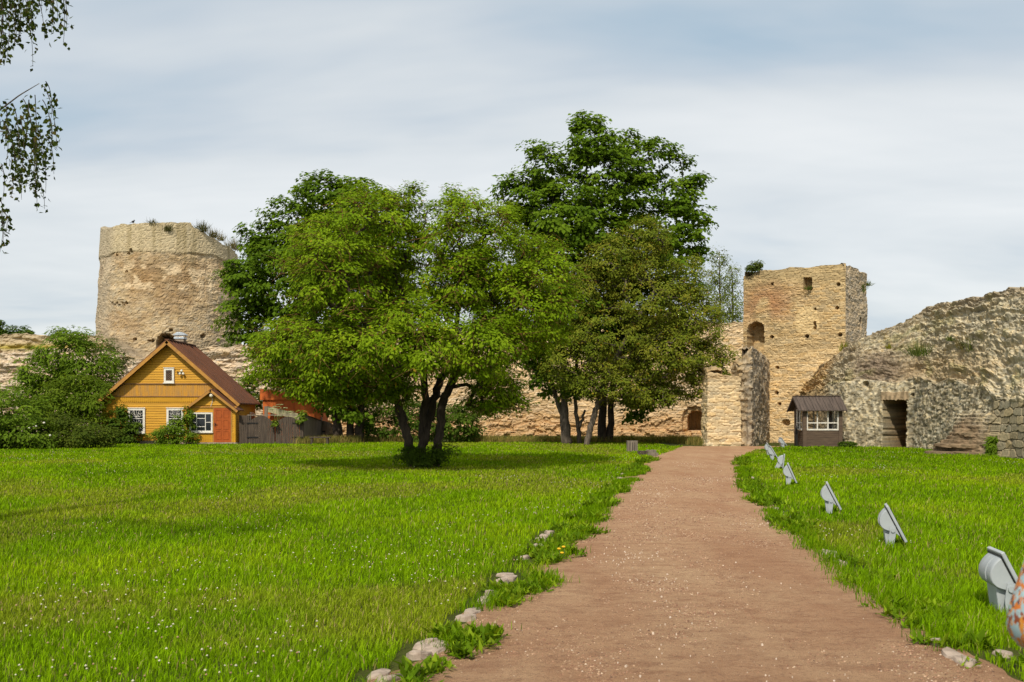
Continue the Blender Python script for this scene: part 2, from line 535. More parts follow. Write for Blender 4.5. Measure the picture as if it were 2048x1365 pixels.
# ------------------------------------------------------------------ masonry walls
class Wall:
    """a wall along a plan polyline; front normal to the right of travel direction"""
    def __init__(self, poly, du, closed=False):
        poly = np.array(poly, float)
        if closed: poly = np.vstack([poly, poly[:1]])
        seg = np.linalg.norm(np.diff(poly, axis=0), axis=1)
        S = np.concatenate([[0], np.cumsum(seg)])
        us = [0.0]
        for k in range(len(seg)):
            n = max(1, int(round(seg[k] / (du if np.isscalar(du) else du[k]))))
            us += list(S[k] + seg[k] * (np.arange(1, n + 1) / n))
        self.u = np.array(us)
        self.xy = np.stack([np.interp(self.u, S, poly[:, 0]), np.interp(self.u, S, poly[:, 1])], -1)
        tn = np.diff(poly, axis=0) / seg[:, None]
        nrm = np.stack([tn[:, 1], -tn[:, 0]], -1)
        # normals: constant per segment, blended near corners
        mid = np.digitize(self.u, S[1:-1]) if len(S) > 2 else np.zeros(len(self.u), int)
        N = nrm[np.clip(mid, 0, len(nrm) - 1)]
        for k in range(1, len(S) - 1):
            w = np.abs(self.u - S[k]) < 1e-6
            a = nrm[k - 1] + nrm[k]; N[w] = a / np.dot(a, nrm[k])
        if closed:
            a = nrm[-1] + nrm[0]; a = a / np.dot(a, nrm[0]); N[0] = a; N[-1] = a
        self.N = N; self.S = S; self.closed = closed
        self.px = 1024 + F * self.xy[:, 0] / self.xy[:, 1]

    def at(self, px, facing=True, lo=0, hi=1e9):
        ok = (self.u >= lo) & (self.u <= hi)
        if facing: ok &= (self.N * self.xy).sum(1) < 0
        k = np.argmin(np.where(ok, np.abs(self.px - px), 1e9))
        return self.u[k], self.xy[k, 1]

    def make(self, ztop, dv, hfun, cfun, thick=1.0, batter=0.0, zb=-0.3, toprough=0.15, setback=None, inner=None):
        u = self.u
        zt = ztop(u)
        nt_ = max(4, int(round((zt.max() - zb) / dv)))
        t = np.linspace(0, 1, nt_ + 1)
        U = np.repeat(u[:, None], nt_ + 1, 1)
        V = zb + (zt - zb)[:, None] * t[None, :]
        h = hfun(U, V)
        off = h - batter * np.maximum(V, 0)
        if setback is not None: off = off - setback(U, V)
        Pxy = self.xy[:, None, :] + self.N[:, None, :] * off[:, :, None]
        P = np.concatenate([Pxy, V[:, :, None]], -1)
        C = cfun(U, V, h)
        rows = []; crow = []
        last = P[:, -1, :]
        if inner is None:
            for k, s in enumerate((0.12, 0.3, 0.5, 0.7, 0.88, 1.0)):
                q_ = last.copy()
                q_[:, :2] -= self.N * thick * s
                q_[:, 2] += toprough * (fbm(u * 2.2 + 7 * k, u * 0 + k * 1.7, 77, 3) - 0.5) * (1 if k < 5 else 0.2) * 2
                rows.append(q_)
            bk = rows[-1].copy(); bk[:, 2] = zb; rows.append(bk)
        else:
            cx, cy, drop, rim = inner
            cc = np.array([cx, cy])
            for k, s in enumerate((0.04, 0.1, rim)):
                q_ = last.copy(); q_[:, :2] = last[:, :2] + (cc - last[:, :2]) * s
                q_[:, 2] += toprough * (fbm(u * 2.2 + 7 * k, u * 0 + k * 1.7, 77, 3) - 0.5) * 2
                rows.append(q_)
            q_ = rows[-1].copy(); q_[:, 2] = zt.min() - drop; rows.append(q_)
            q_ = q_.copy(); q_[:, :2] = cc; rows.append(q_)
        ctop = C[:, -1, :] * 0.8
        P = np.concatenate([P] + [r[:, None, :] for r in rows], 1)
        C = np.concatenate([C] + [ctop[:, None, :]] * len(rows), 1)
        a, b_ = P.shape[:2]
        i, j = np.meshgrid(np.arange(a - 1), np.arange(b_ - 1), indexing='ij')
        q = np.stack([i * b_ + j, (i + 1) * b_ + j, (i + 1) * b_ + j + 1, i * b_ + j + 1], -1).reshape(-1, 4)
        mb = MB(); mb.add(P.reshape(-1, 3), q, C.reshape(-1, 3))
        if not self.closed:
            mb.f.append((np.arange(b_)[::-1][None, :], 0))
            mb.f.append((((a - 1) * b_ + np.arange(b_))[None, :], 0))
        return mb


def arch(u0, u1, z0, z1):
    """opening with a round head: mask function"""
    def fn(U, V):
        r = (u1 - u0) / 2; uc = (u0 + u1) / 2
        w = 0.05 * (fbm(U * 5, V * 5, 91, 2) - 0.5) * 2
        a = np.abs(U - uc) < r + w
        head = np.minimum(z1 - r * 0.9, z1)
        inh = ((U - uc) / r) ** 2 + ((V - head) / (r * 0.9)) ** 2 < (1 + w * 3)
        return (a & (V > z0) & (V < head)) | (inh & (V >= head))
    return fn


def rect(u0, u1, z0, z1, rough=0.03):
    def fn(U, V):
        w = rough * (fbm(U * 7, V * 7, 92, 2) - 0.5) * 2
        return (U > u0 + w) & (U < u1 + w) & (V > z0 + w) & (V < z1 + w)
    return fn


def blend(c, c2, m): return c * (1 - m[..., None]) + np.array(c2) * m[..., None]


def stone_cols(base, rid, e, U, V, s, var=0.30, mortar=None, mw=0.10, stain=0.25):
    c = np.tile(np.array(base, float), U.shape + (1,)) * (1 + var * (rid - 0.5) * 2)[..., None]
    hue = (fbm(rid * 40, rid * 17 + 3, s + 7, 1) - 0.5)
    c = c * np.stack([1 + 0.16 * hue, 1 + 0 * hue, 1 - 0.30 * hue], -1)
    big = fbm(U * 0.35, V * 0.35, s + 11, 4)
    c = c * (1 + stain * (big - 0.5) * 2)[..., None]
    if mortar is not None:
        m = 1 - sstep(mw * 0.5, mw * 1.6, e)
        c = blend(c, mortar, m * 0.8)
    return c * np.array([0.90, 0.94, 1.10])


def holes(spec, U, V, h, c, depth=0.45):
    for (uc, zc, r) in spec:
        d = np.hypot((U - uc), (V - zc) * 1.1)
        m = sstep(r * 1.1, r * 0.8, d)
        h = h - depth * m
    return h


# ---- left round tower
TC = (X(340, 80), 80.0)
TR = 5.90
ang = np.linspace(0, 2 * math.pi, 61)[:-1]
tw_poly = [(TC[0] + TR * math.cos(a), TC[1] + TR * math.sin(a)) for a in (ang + math.pi / 2)]
W = Wall(tw_poly, 0.085, closed=True)
tw_px = W.px; tw_u = W.u


def tw_top(u):
    pxs = np.interp(u, W.u, W.px); ys = np.interp(u, W.u, W.xy[:, 1])
    front = ys < TC[1]
    yy = np.interp(pxs, [200, 215, 240, 300, 360, 388, 396, 415, 430, 445, 470, 480], [459, 452, 449, 447, 446, 447, 458, 464, 474, 484, 497, 502])
    z = EYE - (yy - HZ) * np.minimum(ys + 0.88, 80) / F
    z = np.where(front, z, np.interp(pxs, [190, 380, 400, 480], [16.2, 16.2, 15.6, 14.5]))
    return z + 0.12 * (fbm(u * 1.6, u * 0, 5, 3) - 0.5) * 2


def tw_h(U, V):
    e, r = stones(U, V, 0.44, 0.16, 3)
    band = sstep(13.55, 13.75, V + 0.7 * (fbm(U * 0.5, U * 0, 8, 2) - 0.5))
    rough = (1 - band)
    h = 0.04 * sstep(0.02, 0.25, e) + 0.05 * (r - 0.5) * rough
    h = h + 0.09 * (fbm(U * 1.1, V * 1.1, 9, 4) - 0.5) * 2 * (0.35 + 0.65 * rough) + 0.10 * band
    ua, d = W.at(332)
    mk = arch(ua - 0.74, ua + 0.70, Z(715, d), Z(666, d))(U, V)
    h = np.where(mk, -4.5, h)
    for (px, py, rr) in [(245, 505, 0.10), (252, 499, 0.16), (218, 508, 0.10), (342, 660, 0.12), (411, 672, 0.2), (303, 681, 0.13), (264, 678, 0.12), (241, 541, 0.10), (296, 681, 0.1)] + [(213 + 5 * k, 605 + (k % 2) * 4, 0.10) for k in range(7)]:
        uc, d = W.at(px)
        h = holes([(uc, Z(py, d), rr)], U, V, h, None)
    return h


def tw_c(U, V, h):
    e, r = stones(U, V, 0.44, 0.16, 3)
    base = stone_cols(lin(180, 157, 116), r, e, U, V, 3, 0.24, lin(196, 172, 134), 0.09, 0.22)
    px = np.interp(U, W.u, W.px)
    band = sstep(13.55, 13.75, V + 0.7 * (fbm(U * 0.5, U * 0, 8, 2) - 0.5))
    base = blend(base, np.array(lin(188, 174, 142)), band * 0.85 * (0.7 + 0.3 * r))
    # warm brown zone below the band, pale base
    wz = np.exp(-((V - 11.5) / 1.6) ** 2) * sstep(225, 260, px) * (1 - sstep(405, 440, px)) * fbm(U * 0.5, V * 0.5, 15, 3)
    base = blend(base, np.array(lin(146, 114, 74)), np.clip(wz * 1.1, 0, 0.7))
    rd_ = sstep(0.55, 0.70, fbm(U * 0.55 + 3, V * 0.7, 16, 4)) * sstep(6.5, 8.5, V) * (1 - band)
    base = blend(base, np.array(lin(150, 118, 80)) * (0.8 + 0.4 * r[..., None]), rd_ * 0.42)
    pl = sstep(0.56, 0.66, fbm(U * 1.3, V * 1.6, 17, 3)) * np.exp(-((V - 11.9) / 1.6) ** 2)
    base = blend(base, np.array(lin(222, 200, 165)), pl * 0.7)
    gr = sstep(8.5, 6.0, V) * sstep(0.35, 0.6, fbm(U * 0.4, V * 0.4, 18, 3))
    base = blend(base, np.array(lin(158, 143, 122)), gr * 0.5)
    # dark drip stains from the rim
    st = sstep(0.55, 0.75, fbm(U * 1.6, V * 0.12, 19, 3)) * sstep(11.5, 15.0, V)
    base = blend(base, np.array(lin(120, 105, 60)), st * 0.5)
    base = blend(base, np.array(lin(150, 140, 125)), (1 - sstep(195, 222, px)) * 0.5)
    return base


tmb = W.make(tw_top, 0.09, tw_h, tw_c, batter=0.055, inner=(TC[0], TC[1], 1.5, 0.25))
tw = tmb.build('round_tower', M['stone'], loc=(TC[0], TC[1], 0))
tag(tw, 'tall round stone tower with a broken rim, standing behind the yellow house', 'tower')
tower_wall = W

# ---- curtain wall (left and centre)
cw_poly = [(-50, 74.5), (-30, 72.5), (-24.5, 71.5), (-17.5, 70.5), (-8, 73.5), (2, 75.5), (14.9, 72.6), (18.2, 71.8)]
CW = Wall(cw_poly, [0.14, 0.1, 0.08, 0.085, 0.09, 0.07, 0.09])


def cw_top(u):
    px = np.interp(u, CW.u, CW.px); d = np.interp(u, CW.u, CW.xy[:, 1])
    yy = np.interp(px, [-400, 0, 90, 185, 210, 260, 330, 420, 500, 560, 800, 1000, 1300, 1420, 1480], [668, 671, 670, 671, 678, 712, 722, 694, 690, 690, 670, 655, 648, 645, 645])
    return EYE - (yy - HZ) * d / F + 0.18 * (fbm(u * 0.9, u * 0, 6, 4) - 0.5) * 2


def cw_px(U): return np.interp(U, CW.u, CW.px)
def cw_d(U): return np.interp(U, CW.u, CW.xy[:, 1])


def cw_h(U, V):
    e, r = stones(U, V, 0.50, 0.17, 23)
    px = cw_px(U)
    left = 1 - sstep(520, 620, px)
    h = 0.05 * sstep(0.02, 0.28, e) + 0.07 * (r - 0.5)
    h = h + (0.12 + 0.22 * left) * (fbm(U * 0.8, V * 1.3, 29, 5) - 0.5) * 2
    h = h + left * (0.10 * (fbm(U * 3.2, V * 6.0, 39, 3) - 0.5) * 2 + 0.12 * (r - 0.5))
    # lower courses jut out unevenly, lumpy ledges on the ruined left part
    led = fbm(U * 0.5, V * 2.2, 33, 4)
    h = h + left * 0.13 * (led - 0.5) * 2
    low = sstep(2.2, 0.4, V + 1.2 * (fbm(U * 0.7, U * 0 + 2, 36, 3) - 0.5))
    h = h - (1 - left) * low * 0.18 * (fbm(U * 1.8, V * 3.2, 37, 4) > 0.5)
    # left terrace: lower tier stands 0.9 m proud
    zl = Z(698, 72.5)
    tier = (1 - sstep(190, 240, px)) * sstep(zl + 0.05, zl - 0.05, V)
    h = h + tier * 0.9
    # niche
    u0, d0 = CW.at(1372); u1, _ = CW.at(1408)
    nw = arch(u0 - 0.25, u1 + 0.3, Z(866, d0), Z(812, d0))(U, V)
    h = np.where(nw, h - 0.25 - 0.1 * fbm(U * 4, V * 4, 38, 2), h)
    mk = arch(u0 + 0.10, u1, Z(862, d0), Z(822, d0))(U, V)
    h = np.where(mk, -2.4, h)
    for (px_, py_, rr) in [(12, 706, 0.28), (10, 731, 0.22), (2, 745, 0.15), (505, 776, 0.15), (1190, 824, 0.1)]:
        uc, d = CW.at(px_)
        h = holes([(uc, Z(py_, d), rr)], U, V, h, None, 0.9 if px_ < 30 else 0.5)
    return h


def cw_c(U, V, h):
    e, r = stones(U, V, 0.50, 0.17, 23)
    px = cw_px(U)
    b1 = stone_cols(lin(214, 182, 132), r, e, U, V, 23, 0.20, lin(226, 200, 158), 0.08, 0.16)
    low = sstep(2.6, 0.6, V + 1.2 * (fbm(U * 0.7, U * 0 + 2, 36, 3) - 0.5))
    b1 = blend(b1, np.array(lin(182, 138, 88)), low * 0.55)
    left = 1 - sstep(520, 620, px)
    b2 = stone_cols(lin(200, 176, 140), r, e, U, V, 24, 0.22, lin(206, 184, 150), 0.08, 0.2)
    c = b1 * (1 - left[..., None]) + b2 * left[..., None]
    zl = Z(698, 72.5)
    up = (1 - sstep(190, 240, px)) * sstep(zl - 0.05, zl + 0.1, V)
    c = blend(c, np.array(lin(178, 160, 126)), up * 0.7)
    moss = (1 - sstep(190, 240, px)) * np.exp(-((V - zl - 0.12) / 0.25) ** 2) * sstep(0.3, 0.6, fbm(U * 0.8, V, 44, 3))
    c = blend(c, np.array(lin(150, 135, 40)), moss * 0.9)
    tops = sstep(0.5, 0.0, cw_top(U) - V)
    c = blend(c, np.array(lin(150, 134, 105)), tops * 0.5)
    return c


mbw = CW.make(cw_top, 0.065, cw_h, cw_c, thick=2.2, toprough=0.2)
o = mbw.build('curtain_wall', M['stone'], loc=(-10, 66, 0))
tag(o, 'long pale limestone fortress wall with a small arched niche, running behind the house and trees', 'wall')

# ---- square tower
TQ = [(18.37, 55.0), (20.86, 58.5), (15.95, 62.0), (13.42, 58.3)]
TQ = [TQ[3], TQ[0], TQ[1], TQ[2]]          # front, right, back, left faces in travel order
SW = Wall(TQ, [0.042, 0.05, 0.3, 0.15], closed=True)
sw_u1 = SW.S[1]; sw_u2 = SW.S[2]


def sw_top(u):
    base = np.interp(u, SW.S, [9.92, 9.95, 9.80, 9.4, 9.92])
    base = base - 0.25 * np.exp(-((u - 0.3) / 0.5) ** 2) + 0.0
    return base + 0.10 * (fbm(u * 1.8, u * 0, 7, 3) - 0.5) * 2


SWO = []
def sw_at(px, py):
    uu, d = SW.at(px, hi=sw_u1)
    return uu, Z(py, d)


def sw_at_r(px, py):
    uu, d = SW.at(px, lo=sw_u1, hi=sw_u2)
    return uu, Z(py, d)


def sw_h(U, V):
    e, r = stones(U, V, 0.44, 0.135, 43, 0.25)
    h = 0.035 * sstep(0.02, 0.22, e) + 0.035 * (r - 0.5) + 0.09 * (fbm(U * 0.7, V * 0.9, 49, 4) - 0.5) * 2
    # flared rubble at right foot
    fl = sstep(0.0, 2.2, (U - (sw_u1 - 3.2)) ) * (U < sw_u2) * sstep(5.6, 3.2, V)
    h = h + fl * 0.25 * (fbm(U * 1.1, V * 2.5, 51, 4) - 0.35)
    # arched niche
    u0, z1 = sw_at(1494, 645); u1, z0 = sw_at(1527, 693)
    h = np.where(arch(u0, u1, z0 - 0.6, z1)(U, V), -1.0, h)
    u0, z1 = sw_at(1606, 556); u1, z0 = sw_at(1623, 580)
    h = np.where(rect(u0, u1, z0, z1, 0.02)(U, V), -0.75, h)
    u0, z1 = sw_at(1627, 643); u1, z0 = sw_at(1631.5, 661)
    h = np.where(rect(u0, u1, z0, z1, 0.01)(U, V), -0.5, h)
    u0, z1 = sw_at_r(1721, 635); u1, z0 = sw_at_r(1724, 660)
    h = np.where(rect(u0 - 0.06, u1 + 0.06, z0, z1, 0.01)(U, V), -0.5, h)
    for (px, py, rr) in [(1544, 674, 0.10), (1613, 673, 0.11), (1680, 670, 0.12), (1674, 616, 0.10), (1677, 569, 0.10), (1630, 618, 0.07), (1554, 786, 0.12), (1559, 808, 0.10), (1555, 735, 0.10), (1572, 846, 0.22), (1643, 753, 0.12), (1543, 568, 0.08)]:
        uc, zc = sw_at(px, py)
        h = holes([(uc, zc, rr)], U, V, h, None)
    uc, zc = sw_at_r(1703, 595)
    h = holes([(uc, zc, 0.12)], U, V, h, None)
    return h


def sw_c(U, V, h):
    e, r = stones(U, V, 0.44, 0.135, 43, 0.25)
    c = stone_cols(lin(190, 161, 111), r, e, U, V, 43, 0.24, lin(224, 196, 140), 0.085, 0.18)
    lowz = sstep(6.2, 4.2, V + 1.0 * (fbm(U * 0.6, V * 0.6, 52, 3) - 0.5))
    c = blend(c, stone_cols(lin(208, 176, 122), r, e, U, V, 44, 0.2, lin(226, 200, 152), 0.085, 0.15), lowz)
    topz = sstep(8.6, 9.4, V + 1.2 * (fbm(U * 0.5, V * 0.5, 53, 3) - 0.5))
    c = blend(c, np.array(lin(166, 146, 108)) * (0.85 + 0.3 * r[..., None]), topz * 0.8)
    red = np.exp(-(((U - 1.5) / 1.6) ** 2 + ((V - 8.0) / 1.1) ** 2)) * sstep(0.35, 0.65, fbm(U * 0.9, V * 0.9, 54, 3))
    c = blend(c, np.array(lin(160, 110, 76)), np.clip(red, 0, 1) * 0.75)
    plu, plz = sw_at(1613, 640)
    pl = np.exp(-(((U - plu) / 0.75) ** 2 + ((V - plz) / 0.9) ** 2)) > 0.45 + 0.4 * (fbm(U * 1.4, V * 1.4, 55, 3) - 0.5)
    c = blend(c, np.array(lin(216, 190, 142)), pl * 0.6)
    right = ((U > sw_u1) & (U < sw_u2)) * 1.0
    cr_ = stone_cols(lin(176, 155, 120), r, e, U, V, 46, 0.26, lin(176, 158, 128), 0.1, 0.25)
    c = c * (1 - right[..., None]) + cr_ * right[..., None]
    # white quoin patch inside the top window
    u0, z1 = sw_at(1606, 556); u1, z0 = sw_at(1617, 572)
    return c


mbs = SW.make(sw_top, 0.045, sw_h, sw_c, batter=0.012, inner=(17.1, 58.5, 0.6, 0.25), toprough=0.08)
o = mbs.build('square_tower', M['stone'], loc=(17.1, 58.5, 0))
tag(o, 'square golden stone tower with a flat top and slit windows, behind the kiosk', 'tower')

# ---- buttress
BW = Wall([(9.90, 52.2), (9.95, 50.95), (11.58, 50.7), (11.62, 52.0)], [0.1, 0.045, 0.06])


def bw_c(U, V, h):
    e, r = stones(U, V, 0.50, 0.17, 63, 0.25)
    c = stone_cols(lin(208, 182, 134), r, e, U, V, 63, 0.2, lin(230, 204, 156), 0.085, 0.15)
    return blend(c, np.array(lin(160, 132, 92)), sstep(0.5, 0.0, 3.6 - V) * 0.5)


def bw_h(U, V):
    e, r = stones(U, V, 0.50, 0.17, 63, 0.25)
    return 0.035 * sstep(0.02, 0.25, e) + 0.05 * (r - 0.5) + 0.10 * (fbm(U * 0.9, V * 1.2, 64, 3) - 0.5)


mbb = BW.make(lambda u: 3.55 + 0.1 * (fbm(u * 1.5, u * 0, 65, 3) - 0.5) + 0.5 * sstep(2.4, 0.5, u), 0.055, bw_h, bw_c, thick=0.8, batter=0.01)
# top deck behind the facing
mbb.box(10.75, 11.4, 51.7, 53.3, 0, 3.4, col=lin(190, 160, 115))
o = mbb.build('buttress', M['stone'], loc=(10.6, 53, 0))
tag(o, 'pale stone buttress with straight sides, standing between the niche wall and the narrow grey wall', 'buttress')

# ---- narrow gate wall with its rough grey flank
GW = Wall([(11.45, 51.9), (11.62, 50.75), (12.1, 50.5), (14.75, 57.4)], [0.06, 0.045, 0.06])
gw_1 = GW.S[1]; gw_2 = GW.S[2]


def gw_top(u):
    return np.interp(u, [0, gw_1, gw_1 + 0.5, gw_2, gw_2 + 4, GW.S[3]], [4.2, 4.45, 4.95, 4.98, 4.9, 4.75]) + 0.2 * (fbm(u * 2.0, u * 0, 66, 3) - 0.5)


def gw_h(U, V):
    e, r = stones(U, V, 0.30, 0.15, 67, 0.4)
    fl = (U > gw_2 - 0.35)
    h = np.where(fl, 0.12 * (fbm(U * 4.5, V * 3.0, 68, 4) - 0.5) * 2 + 0.07 * (r - 0.5), 0.12 * (r - 0.5) + 0.2 * (fbm(U * 1.8, V * 1.8, 69, 4) - 0.5) * 2)
    h = h - 0.15 * np.exp(-((U - gw_1 - 0.22) / 0.1) ** 2) * sstep(3.0, 2.0, V)
    return h


def gw_c(U, V, h):
    e, r = stones(U, V, 0.30, 0.15, 67, 0.4)
    c1 = stone_cols(lin(172, 148, 108), r, e, U, V, 67, 0.28, lin(190, 166, 126), 0.1, 0.25)
    c2 = stone_cols(lin(156, 138, 108), r, e, U, V, 68, 0.40, lin(160, 146, 118), 0.14, 0.35)
    c2 = c2 * (0.75 + 0.5 * vnoise(U * 13, V * 9, 70))[..., None]
    f = sstep(gw_2 - 0.55, gw_2 - 0.2, U + 0.3 * (fbm(U * 2, V * 2, 71, 2) - 0.5))
    return c1 * (1 - f[..., None]) + c2 * f[..., None]


mbg = GW.make(gw_top, 0.05, gw_h, gw_c, thick=0.5, toprough=0.2)
o = mbg.build('gate_wall', M['stone'], loc=(12.5, 53, 0))
tag(o, 'narrow ruined wall end with a dark grey pitted flank, projecting from the square tower', 'wall')

# ---- right-hand wall
RW = Wall([(15.9, 55.6), (16.75, 50.6), (19.15, 47.9), (19.0, 43.0), (18.75, 39.6), (18.3, 34.5), (17.5, 27.0)], [0.07, 0.042, 0.045, 0.045, 0.04, 0.06])
rS = RW.S
ridge_pts = np.array([(16.9, 56.6), (18.2, 52.2), (20.5, 49.2), (20.3, 43.4), (20.1, 39.7), (19.6, 34.3), (18.8, 26.7)])


def rw_ridge(u):
    return np.stack([np.interp(u, rS, ridge_pts[:, 0]), np.interp(u, rS, ridge_pts[:, 1])], -1)


def rw_make():
    u = RW.u
    rg = rw_ridge(u)
    pxr = 1024 + F * rg[:, 0] / rg[:, 1]
    yy = np.interp(pxr, [1600, 1640, 1690, 1735, 1760, 1790, 1850, 1856, 1900, 1935, 1960, 2010, 2050, 2100, 2400], [790, 742, 702, 671, 661, 650, 624, 619, 606, 599, 593, 581, 571, 560, 540])
    zr = EYE - (yy - HZ) * rg[:, 1] / F
    zr = np.minimum(zr, 7.2)
    zr = zr + 0.14 * (fbm(u * 0.9, u * 0, 81, 4) - 0.5) * 2 + 0.05 * (fbm(u * 4.0, u * 0 + 3, 181, 2) - 0.5) * 2
    zl = np.interp(u, rS, [2.9, 3.35, 3.05, 2.9, 2.4, 1.75, 1.7]) + 0.25 * (fbm(u * 0.8, u * 0 + 4, 82, 3) - 0.5) * 2
    zl = np.minimum(zl, zr - 0.3)
    n1_, n2_ = 78, 104
    t1 = np.linspace(0, 1, n1_ + 1); t2 = np.linspace(0, 1, n2_ + 1)[1:]
    U = np.repeat(u[:, None], n1_ + n2_ + 1, 1)
    b0 = RW.xy[:, None, :]
    Nn = RW.N[:, None, :]
    ledge = RW.xy - RW.N * 0.12
    low = np.concatenate([b0 + 0 * t1[None, :, None] - Nn * (0.12 * t1)[None, :, None], (-0.3 + (zl + 0.3)[:, None] * t1[None, :])[:, :, None]], -1)
    # above the ledge: a ruined slope leaning back to the ridge
    prof = np.interp(t2, [0, 0.08, 0.45, 0.8, 1.0], [0.0, 0.10, 0.38, 0.72, 1.0])
    zprof = np.interp(t2, [0, 0.08, 0.45, 0.8, 1.0], [0.0, 0.05, 0.50, 0.88, 1.0])
    upxy = ledge[:, None, :] + (rg - ledge)[:, None, :] * prof[None, :, None]
    upz = zl[:, None] + (zr - zl)[:, None] * zprof[None, :]
    up = np.concatenate([upxy, upz[:, :, None]], -1)
    P = np.concatenate([low, up], 1)
    V = P[:, :, 2]
    S_ = np.concatenate([np.repeat((t1 * 3.2)[None, :], len(u), 0), 3.2 + np.repeat((t2 * 5.0)[None, :], len(u), 0)], 1)
    T = np.concatenate([t1 * 0, t2])[None, :] * np.ones((len(u), 1))
    upm = sstep(0.0, 0.06, T)
    # relief
    U0 = U; U = np.where(U0 < rS[2], U0, rS[2] + (U0 - rS[2]) * 0.55)
    e1, r1 = stones(U, V, 0.17, 0.11, 83, 0.5)
    e2, r2 = stones(U, S_, 0.28, 0.14, 84, 0.5)
    eb, rb = stones(U0, V, 0.60, 0.31, 85, 0.10)
    blk = sstep(rS[4] + 0.5, rS[4] + 0.7, U0) * (1 - upm)
    hl = 0.045 * (r1 - 0.5) + 0.06 * (fbm(U * 5.5, V * 5.5, 86, 4) - 0.5) * 2 + 0.06 * (fbm(U * 0.9, V * 0.9, 87, 3) - 0.5) * 2
    hb = 0.05 * sstep(0.02, 0.16, eb) + 0.035 * (rb - 0.5)
    # slabby ledges on the ruined part
    sl = fbm(U * 0.9, S_ * 2.6, 88, 4)
    hu = 0.10 * (r2 - 0.4) + 0.08 * sstep(0, 0.3, e2) + 0.22 * (fbm(U * 0.6, S_ * 0.9, 89, 3) - 0.5) * 2 + 0.22 * (sl - 0.5) * 2 + 0.12 * (fbm(U * 3.0, S_ * 5.0, 189, 3) - 0.5) * 2
    lay = np.floor(S_ / 0.24 + 1.6 * fbm(U * 0.45, S_ * 0.3, 192, 3))
    slab = vnoise(U * 1.1 + 3 * hsh(lay, lay * 0, 5), lay * 37.0, 193)
    hu = hu * 0.62 + 0.13 * (fbm(U * 4.6, S_ * 7.5, 197, 4) - 0.5) * 2 + 0.20 * (slab - 0.5) + 0.14 * sstep(0.10, 0.0, T) - 0.05
    h = (hl * (1 - blk) + hb * blk) * (1 - upm) + hu * upm
    # heap of fallen slabs at the foot
    uc, d_ = RW.at(1955, lo=rS[3], hi=rS[5])
    U = U0
    w_ = np.exp(-((U - uc + 0.3) / 1.6) ** 2)
    stepz = np.floor(V / 0.15 + 0.6 * fbm(U * 0.8, V * 0, 198, 2)) * 0.15
    heap = w_ * np.clip(1.7 - stepz, 0, 2) * 0.95
    heap = heap * (0.85 + 0.45 * vnoise(U * 1.3, stepz * 40, 90)) * sstep(-0.4, 0.05, 1.7 - V)
    h = h + heap * (1 - upm)
    # doorway
    u0, d0 = RW.at(1765, lo=rS[1], hi=rS[2]); u1, d1 = RW.at(1812, lo=rS[1], hi=rS[2])
    dz1 = Z(801, (d0 + d1) / 2)
    dm = rect(u0, u1, -1, dz1, 0.06)(U, V) & (T == 0)
    jamb = 0.0
    h = np.where(dm, -2.2, h)
    lint = rect(u0 - 0.15, u1 + 0.1, dz1, dz1 + 0.42, 0.03)(U, V) & (T == 0)
    h = np.where(lint, 0.04 + 0.02 * fbm(U * 8, V * 8, 93, 2), h)
    for (px, py, rr) in [(1729, 768, 0.16), (1826, 790, 0.09)]:
        uq, dq = RW.at(px, lo=rS[1], hi=rS[2])
        h = holes([(uq, Z(py, dq), rr)], U, V, h, None)
    dn = np.concatenate([RW.N[:, None, :] * np.ones((1, P.shape[1], 1)), 0.9 * upm[:, :, None]], -1)
    dn /= np.linalg.norm(dn, axis=2)[:, :, None]
    P = P + dn * h[:, :, None]
    # colours
    c1 = stone_cols(lin(189, 172, 133), r1, e1, U0, V, 83, 0.36, lin(186, 174, 142), 0.16, 0.22)
    c1 = c1 * (0.72 + 0.56 * vnoise(U * 14, V * 8, 94))[..., None]
    c2 = stone_cols(lin(163, 141, 107), r2, e2, U, S_, 84, 0.38, lin(120, 102, 76), 0.14, 0.28)
    pk = sstep(0.45, 0.65, fbm(U * 0.35, S_ * 0.5, 95, 3))
    c2 = blend(c2, np.array(lin(136, 114, 94)), pk * 0.55)
    warm = sstep(0.5, 0.7, fbm(U * 0.4 + 5, S_ * 0.5, 96, 3))
    c2 = blend(c2, np.array(lin(188, 156, 106)), warm * 0.45)
    cb_ = stone_cols(lin(172, 155, 116), rb, eb, U, V, 85, 0.2, lin(110, 96, 72), 0.1, 0.15)
    c = c1 * (1 - blk)[..., None] + cb_ * blk[..., None]
    c = blend(c, np.array(lin(138, 117, 92)) * (0.6 + 0.7 * vnoise(U * 3, stepz * 50, 97))[..., None], np.clip(heap * 2, 0, 1) * (1 - upm))
    c = blend(c, np.array(lin(168, 146, 116)), lint * 1.0)
    ed, rd = stones(U - h, V, 0.6, 0.22, 98, 0.15)
    cd = stone_cols(lin(178, 140, 88), rd, ed, U, V, 98, 0.25, lin(110, 84, 52), 0.12, 0.1)
    c = np.where(dm[..., None], cd, c)
    gold = (1 - sstep(rS[1] - 3.2, rS[1] - 1.2, U + 0.8 * (fbm(U, S_, 191, 3) - 0.5)))
    cg = stone_cols(lin(198, 166, 112), r2, e2, U, V, 99, 0.25, lin(170, 140, 96), 0.1, 0.2)
    c = c * (1 - gold[..., None]) + cg * gold[..., None]
    pxm = 1024 + F * P[:, :, 0] / P[:, :, 1]; pym = HZ - F * (P[:, :, 2] - EYE) / P[:, :, 1]
    wob_ = 1 + 0.9 * (fbm(U * 0.8, S_ * 0.8, 194, 3) - 0.5)
    purp = np.exp(-(((pxm - 1762) / 62) ** 2 + ((pym - 738) / 34) ** 2) * wob_ * wob_)
